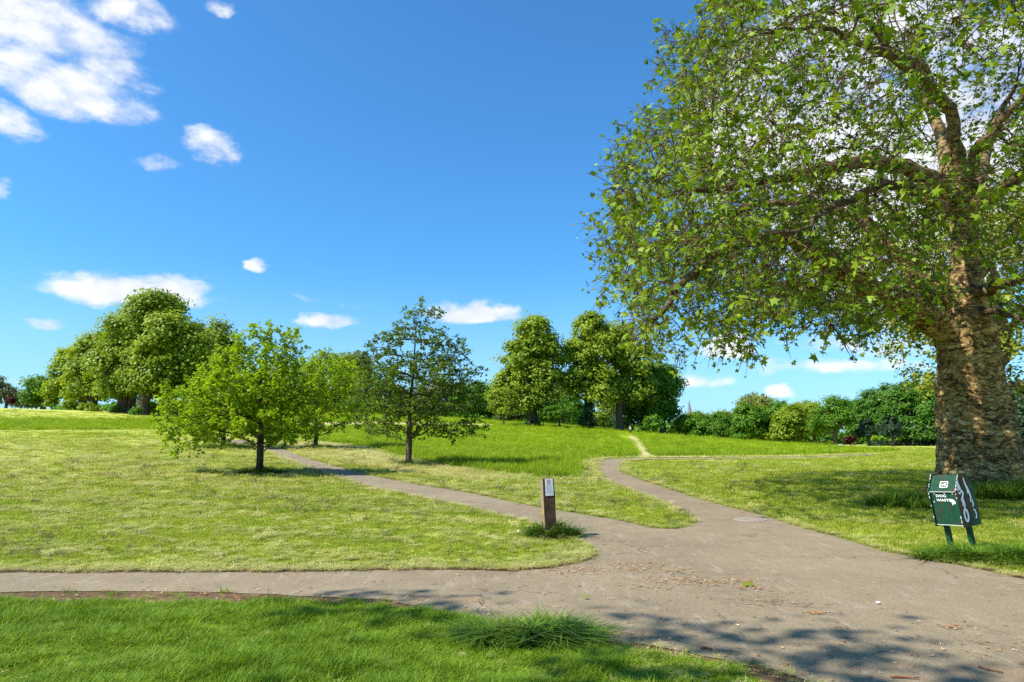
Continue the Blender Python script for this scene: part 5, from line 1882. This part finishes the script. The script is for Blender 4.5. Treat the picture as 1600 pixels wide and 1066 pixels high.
# brown catkin fluff and bits of leaf, too many to count
def litter():
    fl_m, t, out = new_mat('brown_plane_fluff')
    rnd = t.new('ShaderNodeObjectInfo').outputs['Random']
    finish(t, out, t.ramp(rnd, [(0, (.20, .09, .035)), (.5, (.36, .18, .07)), (.85, (.46, .30, .15)), (1, (.60, .54, .40))]), .9, .1)
    protos = []
    for s in range(3):
        rg = np.random.default_rng(60 + s)
        k = 7
        p = np.column_stack([rg.normal(0, .018, k), rg.normal(0, .018, k), rg.uniform(.002, .008, k)])
        co, fl = [], []
        for i in range(k):
            a = rg.uniform(0, 6.28)
            dv, sv = np.array([math.cos(a), math.sin(a), rg.normal(0, .25)]) * rg.uniform(.008, .024), np.array([-math.sin(a), math.cos(a), 0]) * rg.uniform(.002, .006)
            q = len(co)
            co += [p[i] - dv - sv, p[i] + dv - sv * .4, p[i] + dv + sv, p[i] - dv + sv]
            fl += [q, q + 1, q + 2, q + 3]
        me = raw_mesh('fluff', np.array(co), fl, [4] * k)
        me.materials.append(fl_m)
        protos.append(bpy.data.objects.new('fluff', me))
    X, Y_ = [], []
    spots = [(880, 893, .22, 60), (905, 897, .2, 50), (985, 890, .35, 130), (1000, 884, .25, 60), (1055, 910, .28, 120), (1050, 895, .14, 30), (1130, 913, .2, 80), (1150, 910, .2, 50), (1010, 920, .2, 40), (1175, 922, .12, 40),
             (1190, 940, .25, 35), (1278, 961, .07, 30), (1490, 984, .09, 30), (955, 857, .3, 40), (990, 864, .25, 30), (1420, 1010, .5, 40), (1545, 1020, .4, 40)]
    for px, py, s, n in spots:
        x, y = G(px, py)
        X.append(x + RNG.normal(0, s, n))
        Y_.append(y + RNG.normal(0, s * .55, n))
    # bits all over the wide path, thicker by its margins
    x, y, d = polar_points(5200, 4.6, 14, -20, 40)
    ok = inside(PATH, x, y) & (RNG.uniform(0, 1, len(x)) < .11)
    X.append(x[ok])
    Y_.append(y[ok])
    x, y, d = polar_points(22000, 4.4, 10, -42, 42)
    e = edge_dist(PATH, x, y)
    ok = inside(DIRT, x, y) & (RNG.uniform(0, 1, len(x)) < np.where(inside(PATH, x, y), np.where(e < .25, .18, .01), .42))
    ok |= inside(DIRT_B, x, y) & (RNG.uniform(0, 1, len(x)) < .5)
    X.append(x[ok])
    Y_.append(y[ok])
    x, y = np.concatenate(X), np.concatenate(Y_)
    s = RNG.uniform(.3, .85, len(x))
    scatter('leaf_litter', np.column_stack([x, y, Z(x, y) + .012 * (1 + np.hypot(x, y) / 12) + .004]), np.column_stack([s, s, s]), protos, 'brown fluff and leaf bits strewn on the path and its dirt verges', .05)


litter()


# fallen plane leaves
lf = bpy.data.meshes.get('leaf')
for px, py, lb in ((1172, 921, 'yellow-green leaf lying flat in the middle of the wide path'), (917, 940, 'small green leaf lying on the path before the mown tip')):
    x, y = G(px, py)
    o = link('fallen_leaf', lf.copy())
    o.data.materials.clear()
    o.data.materials.append(M['leaf_plane_yellow'])
    o.location = (x, y, zf(x, y) + .04)
    o.rotation_euler = (R(8), R(-6), R(px % 90))
    o.scale = (.15, .15, .12) if px > 1000 else (.07, .07, .06)
    tag(o, lb, 'leaf')

# ------------------------------------------------------------------ stones by the belt
stone_m = simple_mat('pale_stone', (.20, .18, .15), (.38, .34, .29), 3, .9, .2, .5, .05)
for px, yy, r, lb in ((1309, 138.6, .55, 'left pale stone beside the layered tree\'s trunk'), (1313.5, 138.2, .45, 'right pale stone beside the layered tree\'s trunk')):
    x, y = base_at(px, yy)
    bm = bmesh.new()
    bmesh.ops.create_icosphere(bm, subdivisions=3, radius=r)
    for v_ in bm.verts:
        v_.co *= 1 + .3 * mnoise.noise(v_.co * 2 + Vector((px, 3, 0)))
        v_.co.z *= .6
    o = link('stone', bm_mesh('stone', bm), stone_m)
    o.location = (x, y, zf(x, y) + r * .25)
    tag(o, lb, 'stone')


# ------------------------------------------------------------------ two people far off
def person(px, yy, label, h, top, legs, hair, yaw, back=None, stride=.22):
    x, y = base_at(px, yy)
    root = empty('person', (x, y, zf(x, y) + .02), label, 'person', rz=yaw)
    s = h / 1.72

    def skin(name, verts, edges, rad_, mat, root_i=0):
        me = bpy.data.meshes.new(name)
        me.from_pydata([tuple(c * s for c in v_) for v_ in verts], edges, [])
        o = link(name, me, mat, root)
        m1 = o.modifiers.new('skin', 'SKIN')
        m1.use_smooth_shade = True
        for i, r in enumerate(rad_):
            sv = me.skin_vertices[0].data[i]
            sv.radius = (r * s, r * s) if not isinstance(r, tuple) else (r[0] * s, r[1] * s)
            sv.use_root = i == root_i
        o.modifiers.new('smooth', 'SUBSURF').render_levels = 1
        return o
    flesh = M_SKIN
    # body: pelvis, spine, neck, head, arms and legs as one skinned figure
    V = [(0, 0, .93), (0, .01, 1.12), (0, .01, 1.36), (0, 0, 1.50), (0, -.01, 1.60), (0, -.01, 1.70),
         (.17, 0, 1.40), (.23, .05, 1.14), (.22, -.06, .92), (.22, -.09, .84),
         (-.17, 0, 1.40), (-.23, -.04, 1.14), (-.22, -.16, .95), (-.22, -.20, .88),
         (.09, 0, .88), (.09, -stride * .6, .48), (.09, -stride, .09), (.09, -stride - .14, .03),
         (-.09, 0, .88), (-.09, stride * .3, .49), (-.09, stride * 1.2, .12), (-.09, stride * 1.1 - .12, .03)]
    E = [(0, 1), (1, 2), (2, 3), (3, 4), (4, 5), (2, 6), (6, 7), (7, 8), (8, 9), (2, 10), (10, 11), (11, 12), (12, 13), (0, 14), (14, 15), (15, 16), (16, 17), (0, 18), (18, 19), (19, 20), (20, 21)]
    rr = [.15, .14, .16, .06, .095, .075, .07, .05, .04, .03, .07, .05, .04, .03, .09, .065, .045, .035, .09, .065, .045, .035]
    skin('body', V, E, rr, flesh)
    skin('shirt', [(0, 0, .95), (0, .01, 1.12), (0, .01, 1.34), (0, .0, 1.46), (.17, 0, 1.40), (.225, .045, 1.16), (-.17, 0, 1.40), (-.225, -.035, 1.16)], [(0, 1), (1, 2), (2, 3), (2, 4), (4, 5), (2, 6), (6, 7)],
         [.17, .16, .18, .07, .085, .065, .085, .065], top)
    skin('trousers', [(0, 0, .96), (.09, 0, .86), (.09, -stride * .6, .48), (.09, -stride, .12), (-.09, 0, .86), (-.09, stride * .3, .49), (-.09, stride * 1.2, .14)], [(0, 1), (1, 2), (2, 3), (0, 4), (4, 5), (5, 6)],
         [.165, .105, .08, .065, .105, .08, .065], legs)
    bm = bmesh.new()
    bmesh.ops.create_icosphere(bm, subdivisions=2, radius=.108 * s)
    bmesh.ops.translate(bm, vec=(0, .015 * s, 1.665 * s), verts=bm.verts)
    link('hair', bm_mesh('hair', bm, True), hair, root)
    if back is not None:
        b = empty('backpack', root.location, 'dark red backpack worn by the walker at the mown trail', 'backpack', rz=yaw)
        bm = bmesh.new()
        box_bm(bm, (.10 * s, .17 * s, 1.2 * s), (.30 * s, .16 * s, .44 * s), bevel=.05 * s)
        link('bag', bm_mesh('bag', bm, True), back, b)
        bm = bmesh.new()
        for q in (-.06, .16):
            rings_tube(bm, [Vector((q, .12, 1.42)) * s, Vector((q, -.08, 1.49)) * s, Vector((q, -.185, 1.32)) * s, Vector((q, .02, 1.02)) * s], .014 * s, 5)
        link('strap', bm_mesh('strap', bm, True), back, b)
    return root


M_SKIN = plain('skin', (.55, .36, .27), .6)
person(984.5, 138, 'walker in a pale pink top and dark trousers where the mown trail meets the shade', 1.72, plain('pale_pink_cloth', (.82, .62, .56), .9), plain('dark_trousers', (.02, .02, .03), .9), plain('fair_hair', (.62, .52, .42), .8), R(20), plain('dark_red_cloth', (.20, .015, .015), .8))
person(1281, 143, 'distant figure in grey top and navy trousers under the right-hand belt of trees', 1.70, plain('grey_cloth', (.45, .46, .50), .9), plain('navy_cloth', (.02, .03, .07), .9), plain('grey_hair', (.4, .38, .36), .8), R(60), None, .1)

# ------------------------------------------------------------------ church spire on the horizon
def spire():
    yy = 520.0
    top = P(1076.5, 624, yy)
    k = yy / F
    x, y = top[0], yy
    z0 = zf(x, y)
    root = empty('church_spire', (x, y, z0), 'slim grey church spire over the tree tops near the middle', 'church')
    h = top[2] - z0
    stone = simple_mat('spire_stone', (.15, .16, .18), (.22, .23, .25), .8, .9, .2, .3, .1)
    rb = 2.9
    zs_ = h * .42
    bm = bmesh.new()
    r = bmesh.ops.create_cone(bm, cap_ends=True, segments=8, radius1=rb, radius2=.10, depth=h - zs_)
    bmesh.ops.translate(bm, vec=(0, 0, zs_ + (h - zs_) / 2), verts=bm.verts)
    link('spire', bm_mesh('spire', bm), stone, root)
    for i in range(4):
        a = math.pi / 2 * i + .4
        bm = bmesh.new()
        bmesh.ops.create_cone(bm, cap_ends=True, segments=6, radius1=.55, radius2=.03, depth=6)
        bmesh.ops.translate(bm, vec=(math.cos(a) * 3.0, math.sin(a) * 3.0, zs_ + 2.8), verts=bm.verts)
        link('pinnacle', bm_mesh('pinnacle', bm), stone, root)
    bm = bmesh.new()
    for i in range(3):
        z = zs_ + (h - zs_) * (.18 + .2 * i)
        rr = rb * (1 - (.18 + .2 * i)) + .06
        bmesh.ops.create_cone(bm, cap_ends=True, segments=8, radius1=rr, radius2=rr * .97, depth=.5, matrix=Matrix.Translation((0, 0, z)))
    link('band', bm_mesh('band', bm), stone, root)
    bm = bmesh.new()
    box_bm(bm, (0, 0, zs_ / 2), (6.4, 6.4, zs_), Matrix.Rotation(.4, 3, 'Z'))
    link('tower', bm_mesh('tower', bm), stone, root)


spire()
print('tris', sum(len(o.data.loop_triangles) if o.data.loop_triangles else sum(len(p.vertices) - 2 for p in o.data.polygons) for o in SC.objects if o.type == 'MESH' and o.data.users < 3))
